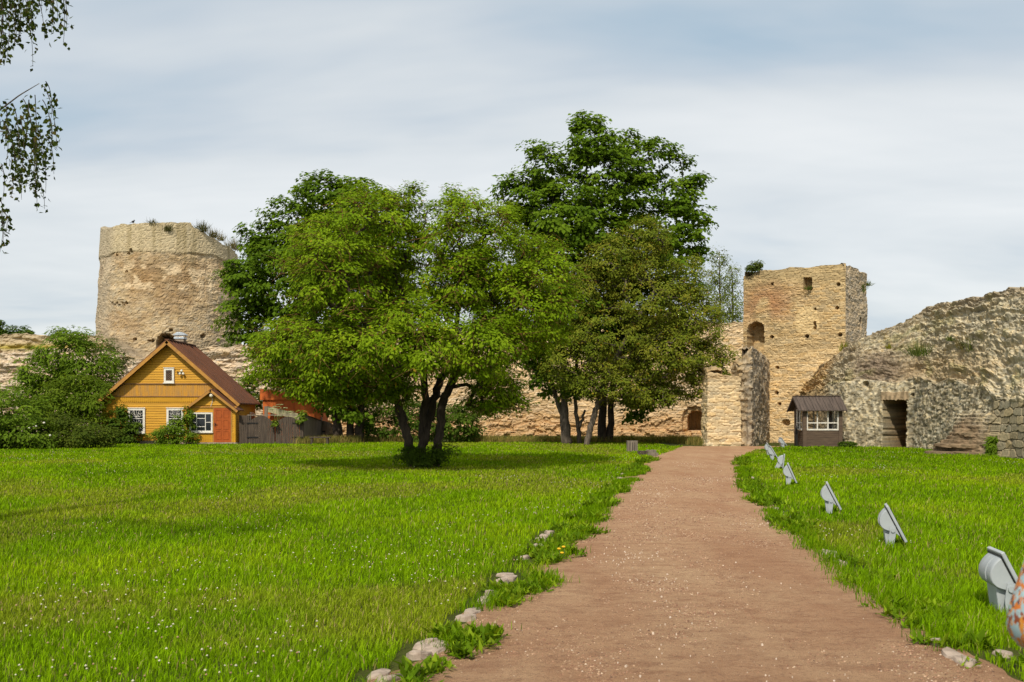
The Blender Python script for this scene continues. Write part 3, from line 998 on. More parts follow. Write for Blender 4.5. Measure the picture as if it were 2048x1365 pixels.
    c = blend(c, np.array(lin(124, 107, 92)) * (0.7 + 0.6 * r2[..., None]), np.clip(purp * 1.3, 0, 1) * 0.85 * upm)
    tan_ = np.exp(-(((pxm - 1890) / 75) ** 2 + ((pym - 738) / 40) ** 2) * wob_ * wob_)
    c = blend(c, np.array(lin(174, 149, 110)) * (0.75 + 0.5 * r2[..., None]), np.clip(tan_ * 1.2, 0, 1) * 0.6 * upm)
    grey_ = sstep(0.72, 0.95, T + 0.25 * (fbm(U * 0.7, S_, 195, 3) - 0.5))
    c = blend(c, np.array(lin(138, 124, 102)) * (0.75 + 0.5 * r2[..., None]), grey_ * 0.7)
    vein = sstep(0.56, 0.62, vnoise(U * 9, V * 4.5, 196)) * (1 - upm) * (1 - blk)
    c = blend(c, np.array(lin(92, 82, 62)), vein * 0.55)
    moss = upm * sstep(0.62, 0.75, fbm(U * 0.8, S_ * 1.2, 100, 4)) * 0.35
    c = blend(c, np.array(lin(120, 120, 60)), moss)
    # back: carry the ridge outwards and down
    rows = []
    for k, s in enumerate((0.5, 1.2, 2.0)):
        q_ = P[:, -1, :].copy(); q_[:, :2] -= RW.N * s
        q_[:, 2] += 0.3 * (fbm(u * 1.6, u * 0 + k, 101, 3) - 0.6)
        rows.append(q_)
    q_ = rows[-1].copy(); q_[:, 2] = -0.3; rows.append(q_)
    P = np.concatenate([P] + [r_[:, None, :] for r_ in rows], 1)
    c = np.concatenate([c] + [c[:, -1:, :]] * len(rows), 1)
    a, b_ = P.shape[:2]
    i, j = np.meshgrid(np.arange(a - 1), np.arange(b_ - 1), indexing='ij')
    q = np.stack([i * b_ + j, (i + 1) * b_ + j, (i + 1) * b_ + j + 1, i * b_ + j + 1], -1).reshape(-1, 4)
    mb = MB(); mb.add(P.reshape(-1, 3), q, c.reshape(-1, 3))
    mb.f.append((np.arange(b_)[::-1][None, :], 0)); mb.f.append((((a - 1) * b_ + np.arange(b_))[None, :], 0))
    return mb, P


mbr, RWP = rw_make()
o = mbr.build('ruined_wall', M['stone'], loc=(19, 42, 0))
tag(o, 'grey ruined rubble wall with a doorway and a slope of broken stone above, along the right lawn', 'wall')

# ------------------------------------------------------------------ yellow house
HX, HY = X(339, 55), 55.0
house = empty('wooden_house', (HX, HY, 0))
tag(house, 'small yellow wooden house with a steep rusty roof and an enclosed porch', 'house')
HW = 3.64; RZ = 5.70; SL = 0.88


def hw_at(z): return min(HW, (RZ - 0.14 - z) / SL)


mb = MB()
mb.box(HX - HW + 0.02, HX + HW - 0.02, HY + 0.05, HY + 4.2, 0.0, 2.35)
mb.prism([(-HW + 0.02, 2.34), (HW - 0.02, 2.34), (0, RZ - 0.2)], lambda a, b, t: (HX + a, t, b), HY + 0.05, HY + 4.2)
bh = 0.135
z = 0.18
k = 0
while z < RZ - 0.3:
    z1 = z + bh
    if not (2.36 < z + bh / 2 < 3.30):
        a0 = hw_at(z); a1 = hw_at(z1 - 0.012)
        yb = HY - 0.018; yt = HY + 0.004
        jit = 0.004 * (random.random() - 0.5)
        mb.add([(HX - a0, yb + jit, z), (HX + a0, yb + jit, z), (HX + a1, yt, z1 - 0.012), (HX - a1, yt, z1 - 0.012), (HX - a0, HY + 0.05, z), (HX + a0, HY + 0.05, z)], [(0, 1, 2, 3), (4, 5, 1, 0)], mat=0)
        # right side boards
        if z < 2.3:
            xs = HX + HW
            mb.add([(xs + 0.018, HY + 0.02, z), (xs + 0.018, HY + 4.2, z), (xs - 0.003, HY + 4.2, z1 - 0.012), (xs - 0.003, HY + 0.02, z1 - 0.012)], [(0, 1, 2, 3)], mat=0)
            xs = HX - HW
            mb.add([(xs - 0.018, HY + 0.02, z), (xs - 0.018, HY + 4.2, z), (xs + 0.003, HY + 4.2, z1 - 0.012), (xs + 0.003, HY + 0.02, z1 - 0.012)], [(3, 2, 1, 0)], mat=0)
    z = z1
# corner boards
for sx in (-1, 1):
    mb.box(HX + sx * HW - 0.08, HX + sx * HW + 0.025, HY - 0.035, HY + 0.09, 0.1, 2.42)
mb.build('wall', [M['yellow']], house)
mb = MB()
x = -HW
while x < HW:
    w = 0.098
    zt = 3.27
    ax = max(abs(x), abs(x + w))
    zt = min(3.27, RZ - 0.16 - SL * ax)
    if zt > 2.63:
        mb.box(HX + x, HX + x + w - 0.008, HY - 0.022 - 0.004 * random.random(), HY + 0.03, 2.62, zt)
    x += w
mb.build('board_band', M['yellow_worn'], house)
mb = MB()
x = -HW + 0.05
while x < HW - 0.1:
    mb.prism([(0, 2.585), (0.105, 2.585), (0.105, 2.34), (0.0525, 2.26), (0, 2.34)], lambda a, b, t: (HX + x + a, t, b), HY - 0.045, HY - 0.02)
    x += 0.112
mb.build('scalloped_frieze', M['yellow'], house)
mb = MB()
mb.box(HX - 2.72, HX + 2.72, HY - 0.07, HY - 0.015, 3.27, 3.33)
mb.box(HX - 3.5, HX + 3.5, HY - 0.08, HY - 0.015, 2.58, 2.63)
mb.build('ledge_trim', M['trim'], house)
mb = MB(); mb.box(HX - HW - 0.04, HX + HW + 0.04, HY - 0.06, HY + 4.24, -0.1, 0.17); mb.build('footing', M['stone_base'], house)
# roof
EXH = 3.92
roof = MB()
for sx in (-1, 1):
    v = []
    for yy_ in (HY - 0.42, HY + 4.35):
        v += [(HX, yy_, RZ), (HX + sx * EXH, yy_, RZ - SL * EXH), (HX + sx * EXH, yy_, RZ - SL * EXH - 0.07), (HX, yy_, RZ - 0.10)]
    f = [(0, 1, 2, 3), (7, 6, 5, 4), (0, 4, 5, 1), (1, 5, 6, 2), (2, 6, 7, 3)]
    if sx > 0: f = [tuple(reversed(q_)) for q_ in f]
    roof.add(v, f)
    # standing seams
    for k in range(10):
        yy_ = HY - 0.36 + k * 0.51
        roof.bar((HX + sx * 0.03, yy_, RZ + 0.0), (HX + sx * (EXH - 0.01), yy_, RZ - SL * (EXH - 0.01) + 0.015), 0.03, 0.06)
roof.bar((HX, HY - 0.43, RZ + 0.015), (HX, HY + 4.36, RZ + 0.015), 0.22, 0.05)
rf = roof.build('roof', M['rust_roof'], house)
for sx in (-1, 1):
    mb = MB()
    mb.bar((HX - sx * 0.05, HY - 0.45, RZ - 0.10), (HX + sx * (EXH + 0.02), HY - 0.45, RZ - SL * (EXH + 0.02) - 0.12), 0.04, 0.17)
    mb.build('bargeboard', M['trim_yellow'], rf)
# chimney
cy = 57.6; cxx = X(361, cy)
mb = MB()
mb.box(cxx - 0.25, cxx + 0.25, cy - 0.25, cy + 0.25, 4.8, 5.95)
mb.box(cxx - 0.28, cxx + 0.28, cy - 0.28, cy + 0.28, 5.80, 5.86)
ch = mb.build('chimney', M['brick'], rf, bevel=0.01)
mb = MB()
mb.box(cxx - 0.29, cxx + 0.29, cy - 0.29, cy + 0.29, 5.95, 6.06)
for sx in (-1, 1):
    for sy in (-1, 1):
        mb.box(cxx + sx * 0.22 - 0.02, cxx + sx * 0.22 + 0.02, cy + sy * 0.22 - 0.02, cy + sy * 0.22 + 0.02, 6.06, 6.16)
mb.prism([(-0.34, 6.16), (0.34, 6.16), (0.34, 6.20), (0.12, 6.34), (-0.12, 6.34), (-0.34, 6.20)], lambda a, b, t: (cxx + a, t, b), cy - 0.3, cy + 0.3)
mb.build('chimney_cap', M['metal'], rf, bevel=0.008)


def window(parent, x0, x1, z0, z1, yf, cols=2, rows=(0.6,), fw=0.10, grille=None, normal_y=-1, dark=True, wallthick=0.12):
    """white framed window on a wall facing -y at y=yf"""
    fr = MB()
    fr.box(x0, x0 + fw, yf - 0.05, yf + 0.05, z0, z1)
    fr.box(x1 - fw, x1, yf - 0.05, yf + 0.05, z0, z1)
    fr.box(x0 + fw, x1 - fw, yf - 0.047, yf + 0.05, z1 - fw, z1)
    fr.box(x0 + fw, x1 - fw, yf - 0.047, yf + 0.05, z0, z0 + fw)
    fr.box(x0 - 0.04, x1 + 0.04, yf - 0.10, yf - 0.02, z0 - 0.045, z0 - 0.002)
    fr.box(x0 - 0.03, x1 + 0.03, yf - 0.075, yf - 0.02, z1 + 0.002, z1 + 0.04)
    ix0, ix1, iz0, iz1 = x0 + fw, x1 - fw, z0 + fw, z1 - fw
    for k in range(1, cols):
        xx = ix0 + (ix1 - ix0) * k / cols
        fr.box(xx - 0.018, xx + 0.018, yf - 0.036, yf + 0.03, iz0, iz1)
    for r_ in rows:
        zz_ = iz0 + (iz1 - iz0) * r_
        fr.box(ix0, ix1, yf - 0.033, yf + 0.03, zz_ - 0.018, zz_ + 0.018)
    w_ = fr.build('window', M['white'], parent, bevel=0.006)
    gl = MB(); gl.box(ix0, ix1, yf - 0.012, yf - 0.006, iz0, iz1)
    gl.build('pane', M['dark_glass'], w_)
    if grille:
        gm = MB()
        if grille == 'lattice':
            n_ = 4
            for s_ in (-1, 1):
                for k in range(-6, 10):
                    a = np.array([ix0, iz0 + (iz1 - iz0) * k / 5.0]); dv_ = np.array([ix1 - ix0, s_ * (iz1 - iz0) * 0.5])
                    t0, t1 = 0.0, 1.0
                    zz0, zz1 = a[1], a[1] + dv_[1]
                    for lim, sg in ((iz0, 1), (iz1, -1)):
                        f0 = (zz0 - lim) * sg; f1 = (zz1 - lim) * sg
                        if f0 < 0 and f1 < 0: t1 = -1
                        elif f0 < 0: t0 = max(t0, f0 / (f0 - f1))
                        elif f1 < 0: t1 = min(t1, f0 / (f0 - f1))
                    if t1 > t0 + 0.02:
                        p0 = a + dv_ * t0; p1 = a + dv_ * t1
                        gm.bar((p0[0], yf - 0.02, p0[1]), (p1[0], yf - 0.02, p1[1]), 0.014, 0.012, up=(0, 1, 0))
            gm.build('grille', M['trim'], w_)
        else:
            # curly white grille: sun rays in the upper sash, scrolls below
            cx_ = (ix0 + ix1) / 2
            for rr_, (c0, c1) in ((0, (iz0 + (iz1 - iz0) * 0.64, iz1)), (1, (iz0, iz0 + (iz1 - iz0) * 0.58))):
                for k in range(7):
                    aa = math.radians(15 + 25 * k)
                    p0 = (cx_, yf - 0.04, c0 + 0.02); L = (c1 - c0) * 0.95
                    ex = min(max(cx_ + math.cos(aa) * L, ix0), ix1)
                    gm.bar(p0, (ex, yf - 0.04, min(c1, c0 + 0.02 + math.sin(aa) * L)), 0.014, 0.014, up=(0, 1, 0))
                for cxx_ in (ix0 + (ix1 - ix0) * 0.27, ix0 + (ix1 - ix0) * 0.73):
                    for czz in (c0 + (c1 - c0) * 0.35, c0 + (c1 - c0) * 0.75):
                        pts = [(cxx_ + 0.07 * math.cos(t_), yf - 0.045, czz + 0.09 * math.sin(t_)) for t_ in np.linspace(0, 2 * math.pi, 13)]
                        gm.tube(pts, 0.008, 4, cap=False)
            gm.build('grille', M['white'], w_)
    return w_


window(house, X(257, 55), X(291, 55), Z(867, 55), Z(817, 55), HY - 0.05, 1, (0.6,), 0.12, 'scroll')
window(house, X(334, 55), X(368, 55), Z(867, 55), Z(817, 55), HY - 0.05, 1, (0.6,), 0.12, 'scroll')
window(house, X(328.8, 55), X(349, 55), Z(766, 55), Z(737, 55), HY - 0.05, 1, (), 0.11, 'lattice')
# side window
xs = HX + HW + 0.02
mb = MB()
mb.box(xs, xs + 0.05, HY + 2.9, HY + 3.7, 0.75, 1.75)
sw_ = mb.build('side_window', M['white'], house)
mb = MB(); mb.box(xs + 0.05, xs + 0.056, HY + 3.0, HY + 3.6, 0.85, 1.65); mb.build('pane', M['dark_glass'], sw_)
# trio of flood bulbs on the gable
lx0, lz0 = X(365, 55), Z(746, 55)
for dx_, dz_ in ((-0.09, -0.06), (0.09, -0.06), (0.0, 0.10)):
    mb = MB(); mb.ball((lx0 + dx_, HY - 0.16, lz0 + dz_), 0.075, 10, 7)
    mb.build('bulb', M['globe'], house, smooth=True)
mb = MB(); mb.box(lx0 - 0.05, lx0 + 0.05, HY - 0.12, HY - 0.015, lz0 - 0.04, lz0 + 0.04)
mb.bar((lx0 - 0.05, HY - 0.06, lz0), (lx0 - 0.26, HY - 0.06, lz0 + 0.06), 0.03, 0.03)
mb.bar((lx0 - 0.26, HY - 0.06, lz0 + 0.08), (lx0 - 0.24, HY - 0.06, lz0 - 0.08), 0.03, 0.03, up=(0, 1, 0))
mb.build('bulb_holder', M['dark'], house)

# porch
PX0, PX1, PY = X(376, 54), X(469.5, 54), 54.0
PXC = X(424, 54); PZ = 2.0; PA = Z(779, 54)
mb = MB()
mb.box(PX0 + 0.02, PX1 - 0.02, PY + 0.03, HY - 0.03, 0.1, PZ)
mb.prism([(PX0 + 0.02, PZ - 0.001), (PX1 - 0.02, PZ - 0.001), (PXC, PA - 0.12)], lambda a, b, t: (a, t, b), PY + 0.03, HY - 0.03)
z = 0.62
while z < PA - 0.15:
    z1 = z + 0.125
    if z < PZ - 0.08 or z > PZ + 0.04:
        if z < PZ - 0.05: a0, a1, b0, b1 = PX0, PX1, PX0, PX1
        else:
            f0 = max(0, (PA - 0.1 - z) / (PA - 0.1 - PZ)); f1 = max(0, (PA - 0.1 - z1) / (PA - 0.1 - PZ))
            a0, a1 = PXC + (PX0 - PXC) * f0, PXC + (PX1 - PXC) * f0
            b0, b1 = PXC + (PX0 - PXC) * f1, PXC + (PX1 - PXC) * f1
        mb.add([(a0, PY - 0.015, z), (a1, PY - 0.015, z), (b1, PY + 0.005, z1 - 0.01), (b0, PY + 0.005, z1 - 0.01)], [(0, 1, 2, 3)])
    if z < PZ - 0.05:
        mb.add([(PX1 + 0.015, PY, z), (PX1 + 0.015, HY - 0.03, z), (PX1 - 0.005, HY - 0.03, z1 - 0.01), (PX1 - 0.005, PY, z1 - 0.01)], [(0, 1, 2, 3)])
    z = z1
x = PX0
while x < PX1 - 0.05:
    mb.box(x, x + 0.088, PY - 0.02, PY + 0.035, 0.12, 0.615)
    x += 0.095
yv = PY
while yv < HY - 0.1:
    mb.box(PX1 - 0.03, PX1 + 0.018, yv, yv + 0.088, 0.12, 0.615)
    yv += 0.095
for xx in (PX0, PX1):
    mb.box(xx - 0.05, xx + 0.05, PY - 0.035, PY + 0.06, 0.1, PZ)
mb.build('porch', M['yellow'], house)
porch = house.children[-1]
mb = MB(); mb.box(PX0 - 0.12, PX1 + 0.12, PY - 0.06, PY - 0.0, PZ - 0.02, PZ + 0.06)
mb.build('porch_trim', M['trim_yellow'], porch)
mb = MB(); mb.box(PX0 - 0.03, PX1 + 0.06, PY - 0.06, HY, -0.1, 0.11)
for k in range(7):
    xx = PX0 + 1.1 + k * 0.24
    mb.box(xx, xx + 0.2, PY - 0.35 - 0.1 * random.random(), PY - 0.05, -0.05, 0.05 + 0.06 * random.random())
mb.build('porch_step', M['stone_base'], porch, bevel=0.02)
mb = MB()
for sx, xe in ((-1, PX0 - 0.2), (1, PX1 + 0.2)):
    zsl = (PA - PZ) / abs((PX0 if sx < 0 else PX1) - PXC)
    ze = PA - zsl * abs(xe - PXC)
    v = []
    for yy_ in (PY - 0.28, HY + 0.1):
        v += [(PXC, yy_, PA + 0.02), (xe, yy_, ze + 0.02), (xe, yy_, ze - 0.03), (PXC, yy_, PA - 0.05)]
    f = [(0, 1, 2, 3), (7, 6, 5, 4), (0, 4, 5, 1), (1, 5, 6, 2), (2, 6, 7, 3)]
    if sx > 0: f = [tuple(reversed(q_)) for q_ in f]
    mb.add(v, f)
mb.build('porch_roof', M['rust_roof'], porch)
mb = MB()
for sx, xe in ((-1, PX0 - 0.22), (1, PX1 + 0.22)):
    zsl = (PA - PZ) / abs((PX0 if sx < 0 else PX1) - PXC)
    mb.bar((PXC - sx * 0.03, PY - 0.30, PA - 0.06), (xe, PY - 0.30, PA - zsl * abs(xe - PXC) - 0.06), 0.03, 0.12)
mb.build('porch_bargeboard', M['trim_yellow'], porch)
# porch window with its own division
x0, x1, z0, z1 = X(379.5, 54), X(426, 54), Z(865, 54), Z(825.5, 54)
fr = MB(); fw = 0.09; yf = PY - 0.04
fr.box(x0, x0 + fw, yf - 0.04, yf + 0.05, z0, z1); fr.box(x1 - fw, x1, yf - 0.04, yf + 0.05, z0, z1)
fr.box(x0 + fw, x1 - fw, yf - 0.037, yf + 0.05, z1 - fw, z1); fr.box(x0 + fw, x1 - fw, yf - 0.037, yf + 0.05, z0, z0 + fw)
fr.box(x0 - 0.03, x1 + 0.03, yf - 0.08, yf - 0.02, z0 - 0.04, z0 - 0.002)
ix0, ix1, iz0, iz1 = x0 + fw, x1 - fw, z0 + fw, z1 - fw
c1, c2 = ix0 + (ix1 - ix0) * 0.28, ix0 + (ix1 - ix0) * 0.72
for xx in (c1, c2): fr.box(xx - 0.02, xx + 0.02, yf - 0.03, yf + 0.03, iz0, iz1)
zm = iz0 + (iz1 - iz0) * 0.5
fr.box(ix0, c1 - 0.02, yf - 0.027, yf + 0.03, zm - 0.018, zm + 0.018)
fr.box(c2 + 0.02, ix1, yf - 0.027, yf + 0.03, zm - 0.018, zm + 0.018)
for tz in (0.24, 0.74): fr.box(c1 + 0.02, c2 - 0.02, yf - 0.027, yf + 0.03, iz0 + (iz1 - iz0) * tz - 0.018, iz0 + (iz1 - iz0) * tz + 0.018)
w_ = fr.build('porch_window', M['white'], porch, bevel=0.006)
gl = MB(); gl.box(ix0, ix1, yf - 0.012, yf - 0.006, iz0, iz1)
# door
x0, x1, z0, z1 = X(428, 54), X(462, 54), 0.12, Z(816, 54)
mb = MB(); mb.box(x0, x1, PY - 0.045, PY + 0.02, z0, z1)
pw = (x1 - x0 - 0.30) / 2
for ix in range(2):
    for iz, (pz0, pz1) in enumerate(((0.08, 0.33), (0.38, 0.66), (0.71, 0.95))):
        xa = x0 + 0.10 + ix * (pw + 0.10); za_ = z0 + (z1 - z0) * pz0; zb_ = z0 + (z1 - z0) * pz1
        for (bx0, bx1, bz0, bz1) in ((xa, xa + 0.035, za_, zb_), (xa + pw - 0.035, xa + pw, za_, zb_), (xa + 0.035, xa + pw - 0.035, za_, za_ + 0.035), (xa + 0.035, xa + pw - 0.035, zb_ - 0.035, zb_)):
            mb.box(bx0, bx1, PY - 0.062, PY - 0.04, bz0, bz1)
dr = mb.build('door', M['orange_door'], house)
mb = MB(); mb.box(x0 + 0.05, x0 + 0.10, PY - 0.075, PY - 0.045, 0.98, 1.16); mb.bar((x0 + 0.07, PY - 0.10, 1.09), (x0 + 0.20, PY - 0.10, 1.10), 0.025, 0.025)
mb.build('handle', M['dark'], dr)
gl.build('porch_pane', M['dark_glass'], w_)
for (bx0, bx1, bz0, bz1) in ((x0 - 0.06, x0 - 0.003, 0.12, z1 + 0.06), (x1 + 0.003, x1 + 0.06, 0.12, z1 + 0.06)):
    mb = MB(); mb.box(bx0, bx1, PY - 0.04, PY + 0.01, bz0, bz1)
    mb.build('door_frame', M['trim_yellow'], house)
# porch globe lamp
gx_, gz_ = X(424.5, 54), Z(791.5, 54)
mb = MB(); mb.ball((gx_, PY - 0.16, gz_), 0.115, 14, 10); lp = mb.build('porch_lamp', M['globe'], house, smooth=True)
mb = MB(); mb.box(gx_ - 0.035, gx_ + 0.035, PY - 0.14, PY - 0.01, gz_ - 0.05, gz_ + 0.05)
mb.tube([(gx_ + 0.01, PY - 0.03, gz_ - 0.1), (gx_ + 0.01, PY - 0.03, gz_ - 0.38), (gx_ - 0.07, PY - 0.03, gz_ - 0.58)], 0.014, 5)
mb.build('lamp_bracket', M['white'], lp)

# ------------------------------------------------------------------ wooden gate, fence, bench, shed
gate = empty('yard_gate', (X(525, 54.3), 54.3, 0))
tag(gate, 'dark weathered double gate with two rounded leaves beside the yellow house', 'gate')
GY = 54.3


def board_panel(x0, x1, topfn, y0, y1, w=0.115, zb=0.03, gap=0.008):
    mb = MB(); n_ = max(1, int(round(math.hypot(x1 - x0, y1 - y0) / w)))
    for k in range(n_):
        s0, s1 = k / n_, (k + 1) / n_ - gap / max(0.1, math.hypot(x1 - x0, y1 - y0))
        zt = topfn((s0 + s1) / 2) + 0.012 * (random.random() - 0.5)
        j_ = 0.012 * (random.random() - 0.5)
        a = (x0 + (x1 - x0) * s0, y0 + (y1 - y0) * s0 + j_); b_ = (x0 + (x1 - x0) * s1, y0 + (y1 - y0) * s1 + j_)
        v = [(a[0], a[1], zb), (b_[0], b_[1], zb), (b_[0], b_[1], topfn(s1)), (a[0], a[1], topfn(s0)), (a[0], a[1] + 0.025, zb), (b_[0], b_[1] + 0.025, zb), (b_[0], b_[1] + 0.025, topfn(s1)), (a[0], a[1] + 0.025, topfn(s0))]
        mb.add(v, [(0, 1, 2, 3), (7, 6, 5, 4), (0, 3, 7, 4), (1, 5, 6, 2), (3, 2, 6, 7), (0, 4, 5, 1)])
    return mb


for (pa, pb, ya, yp, yb_) in ((498, 549.5, 843, 832, 848), (551, 603, 846, 833.5, 847)):
    xa, xb = X(pa, GY), X(pb, GY)
    za_, zp, zb_ = Z(ya, GY), Z(yp, GY), Z(yb_, GY)
    fn = lambda s, za_=za_, zp=zp, zb_=zb_: (za_ + (zp - za_) * math.sin(min(1, s / 0.5) * math.pi / 2) if s < 0.5 else zb_ + (zp - zb_) * math.sin(min(1, (1 - s) / 0.5) * math.pi / 2))
    lf = board_panel(xa, xb, fn, GY, GY).build('gate_leaf', M['grey_wood'], gate)
    hx = xa if pa < 500 else xb
    sg = 1 if pa < 500 else -1
    for zz_ in (0.38, 1.15):
        mb = MB(); mb.box(min(hx - sg * 0.12, hx + sg * 0.5), max(hx - sg * 0.12, hx + sg * 0.5), GY - 0.03, GY - 0.008, zz_ - 0.03, zz_ + 0.03)
        mb.build('hinge', M['dark'], lf)
for pp in (496, 604.5):
    mb = MB(); mb.box(X(pp, GY) - 0.06, X(pp, GY) + 0.06, GY + 0.026, GY + 0.12, 0, Z(831, GY))
    mb.build('gate_post', M['grey_wood'], gate)
mb = MB(); mb.box(X(494, GY), X(606, GY), GY + 0.022, GY + 0.08, Z(831.5, GY), Z(831.5, GY) + 0.05); mb.build('gate_beam', M['grey_wood_light'], gate)
fl_ = board_panel(X(478, GY), X(495, GY), lambda s: Z(831, GY) - 0.02 * s, GY, GY).build('side_panel', M['grey_wood'], gate)

fe = empty('board_fence', (X(605, 54.4), 54.4, 0))
tag(fe, 'tall fence of upright grey boards slanting back from the gate behind the bench', 'fence')
x0, y0 = X(606, 54.4), 54.4; x1, y1 = X(643, 58.6), 58.6
board_panel(x0, x1, lambda s: 1.62 - 0.40 * s, y0, y1, 0.12).build('board_panel', M['grey_wood_light'], fe)
mb = MB(); mb.bar((x0, y0 - 0.02, 1.64), (x1, y1 - 0.02, 1.24), 0.1, 0.035); mb.build('top_rail', M['grey_wood'], fe)
fg = empty('low_gate', (X(655, 58.7), 58.7, 0))
tag(fg, 'pale wooden wicket gate with rounded top, half hidden behind the tree trunks', 'gate')
board_panel(X(644, 58.7), X(672, 58.7), lambda s: 1.25 - 0.35 * s * s, 58.7, 58.7, 0.12).build('gate_leaf', M['grey_wood_light'], fg)
mb = MB(); mb.box(X(643.5, 58.7) - 0.04, X(643.5, 58.7) + 0.04, 58.6, 58.72, 0, 1.45); mb.build('post', M['grey_wood_light'], fg)
mb = MB(); mb.box(X(643, 58.7), X(651, 58.7), 58.64, 58.68, 0.58, 0.66); mb.build('latch', M['dark'], fg)

bn = empty('garden_bench', (X(638, 53.5), 53.5, 0))
tag(bn, 'low dark weathered bench in dry grass in front of the slanting fence', 'bench')
mb = MB(); mb.box(X(619, 53.5), X(661, 53.5), 53.35, 53.7, 0.36, 0.42); mb.build('seat', M['grey_wood'], bn, bevel=0.008)
for pp in (624, 655):
    mb = MB(); mb.box(X(pp, 53.5) - 0.05, X(pp, 53.5) + 0.05, 53.38, 53.66, 0, 0.36); mb.build('leg', M['grey_wood'], bn)

shed = empty('metal_shed', (X(585, 59), 59, 0))
tag(shed, 'orange rusty sheet metal shed behind the wooden gate', 'shed')
mb = MB()
xa, xb = X(526, 59), X(641, 59)
mb.box(xa + 0.02, xb - 0.02, 59.05, 61.5, 0, 2.50)
k = xa
while k < xb - 0.1:
    mb.box(k, min(k + 0.60, xb), 59.0 + 0.012 * (int((k - xa) / 0.61) % 2), 59.05, 0.02, 2.50)
    k += 0.615
mb.build('wall', M['orange_rust'], shed)
mb = MB()
mb.prism([(xa - 0.15, 2.48), (xb + 0.15, 2.48), (xb + 0.15, 2.62), (xa + 0.05, 3.12), (xa - 0.15, 3.12)], lambda a, b, t: (a, t, b), 58.88, 61.7)
mb.build('roof', M['orange_rust'], shed)
brd = MB()
brd.bar((X(533, 58.6), 58.6, Z(818, 58.6)), (X(606, 58.6), 58.6, Z(836, 58.6)), 0.05, 0.34, up=(0, 0, 1))
o = brd.build('plank', M['pale_board'], loc=(X(570, 58.6), 58.6, 0)); tag(o, 'long pale greenish plank leaning slantwise in front of the orange shed', 'plank')
mb = MB(); mb.box(X(529, 58.2), X(535.5, 58.2), 58.15, 58.25, 0, Z(813, 58.2))
o = mb.build('fence_post', M['grey_wood_light'], loc=(X(532, 58.2), 58.2, 0)); tag(o, 'pale grey upright post beside the left end of the orange shed', 'post')

# ------------------------------------------------------------------ kiosk
KY = 49.0
kx0, kx1 = X(1609, KY), X(1680.5, KY)
KD = 1.40
kio = empty('ticket_kiosk', ((kx0 + kx1) / 2, KY, 0))
tag(kio, 'small brown wooden kiosk with white windows, in front of the square tower', 'kiosk')
zs, zt = Z(858, KY), Z(819, KY)
mb = MB()
for (xx, yy_) in ((kx0, KY), (kx1, KY), (kx0, KY + KD), (kx1, KY + KD)):
    mb.box(xx - 0.09, xx + 0.09, yy_ - 0.09, yy_ + 0.09, 0, 1.98)
for yy_ in (KY, KY + KD): mb.box(kx0 + 0.09, kx1 - 0.09, yy_ - 0.06, yy_ + 0.06, zt, 1.97)
for xx in (kx0, kx1): mb.box(xx - 0.06, xx + 0.06, KY + 0.09, KY + KD - 0.09, zt, 1.97)
mb.build('frame', M['kiosk'], kio, bevel=0.008)
mb = MB()
nb_ = 7
for k in range(nb_):
    z0 = 0.06 + (zs - 0.10 - 0.06) * k / nb_; z1 = z0 + (zs - 0.16) / nb_ - 0.012
    for yy_ in (KY, KY + KD): mb.box(kx0 + 0.085, kx1 - 0.085, yy_ - 0.03, yy_ + 0.03, z0, z1)
    for xx in (kx0, kx1): mb.box(xx - 0.03, xx + 0.03, KY + 0.085, KY + KD - 0.085, z0, z1)
mb.box(kx0 + 0.05, kx1 - 0.05, KY - 0.02, KY + 0.02, 0.05, zs - 0.12); mb.box(kx0 + 0.05, kx1 - 0.05, KY + KD - 0.02, KY + KD + 0.02, 0.05, zs - 0.12)
mb.build('wall', M['kiosk'], kio)


def kiosk_window(x0, x1, y, cols, axis='x'):
    fr = MB(); fw = 0.055; th = 0.04
    def B(a0, a1, z0, z1, t=th):
        if axis == 'x': fr.box(a0, a1, y - t, y + t, z0, z1)
        else: fr.box(y - t, y + t, a0, a1, z0, z1)
    B(x0, x0 + fw, zs - 0.08, zt + 0.0); B(x1 - fw, x1, zs - 0.08, zt)
    B(x0 + fw, x1 - fw, zt - fw, zt, th - 0.003); B(x0 + fw, x1 - fw, zs - 0.08, zs - 0.08 + fw + 0.02, th - 0.003)
    zm = zs + (zt - zs) * 0.30
    for k in range(1, cols):
        xx = x0 + (x1 - x0) * k / cols
        B(xx - fw / 2, xx + fw / 2, zs - 0.02, zt - fw, th - 0.006)
    B(x0 + fw, x1 - fw, zm - fw / 2, zm + fw / 2, th - 0.009)
    w_ = fr.build('window', M['white'], kio, bevel=0.005)
    gl = MB()
    if axis == 'x': gl.box(x0 + fw, x1 - fw, y - 0.003, y + 0.003, zs, zt - fw)
    else: gl.box(y - 0.003, y + 0.003, x0 + fw, x1 - fw, zs, zt - fw)
    gl.build('pane', M['clear_glass'], w_)


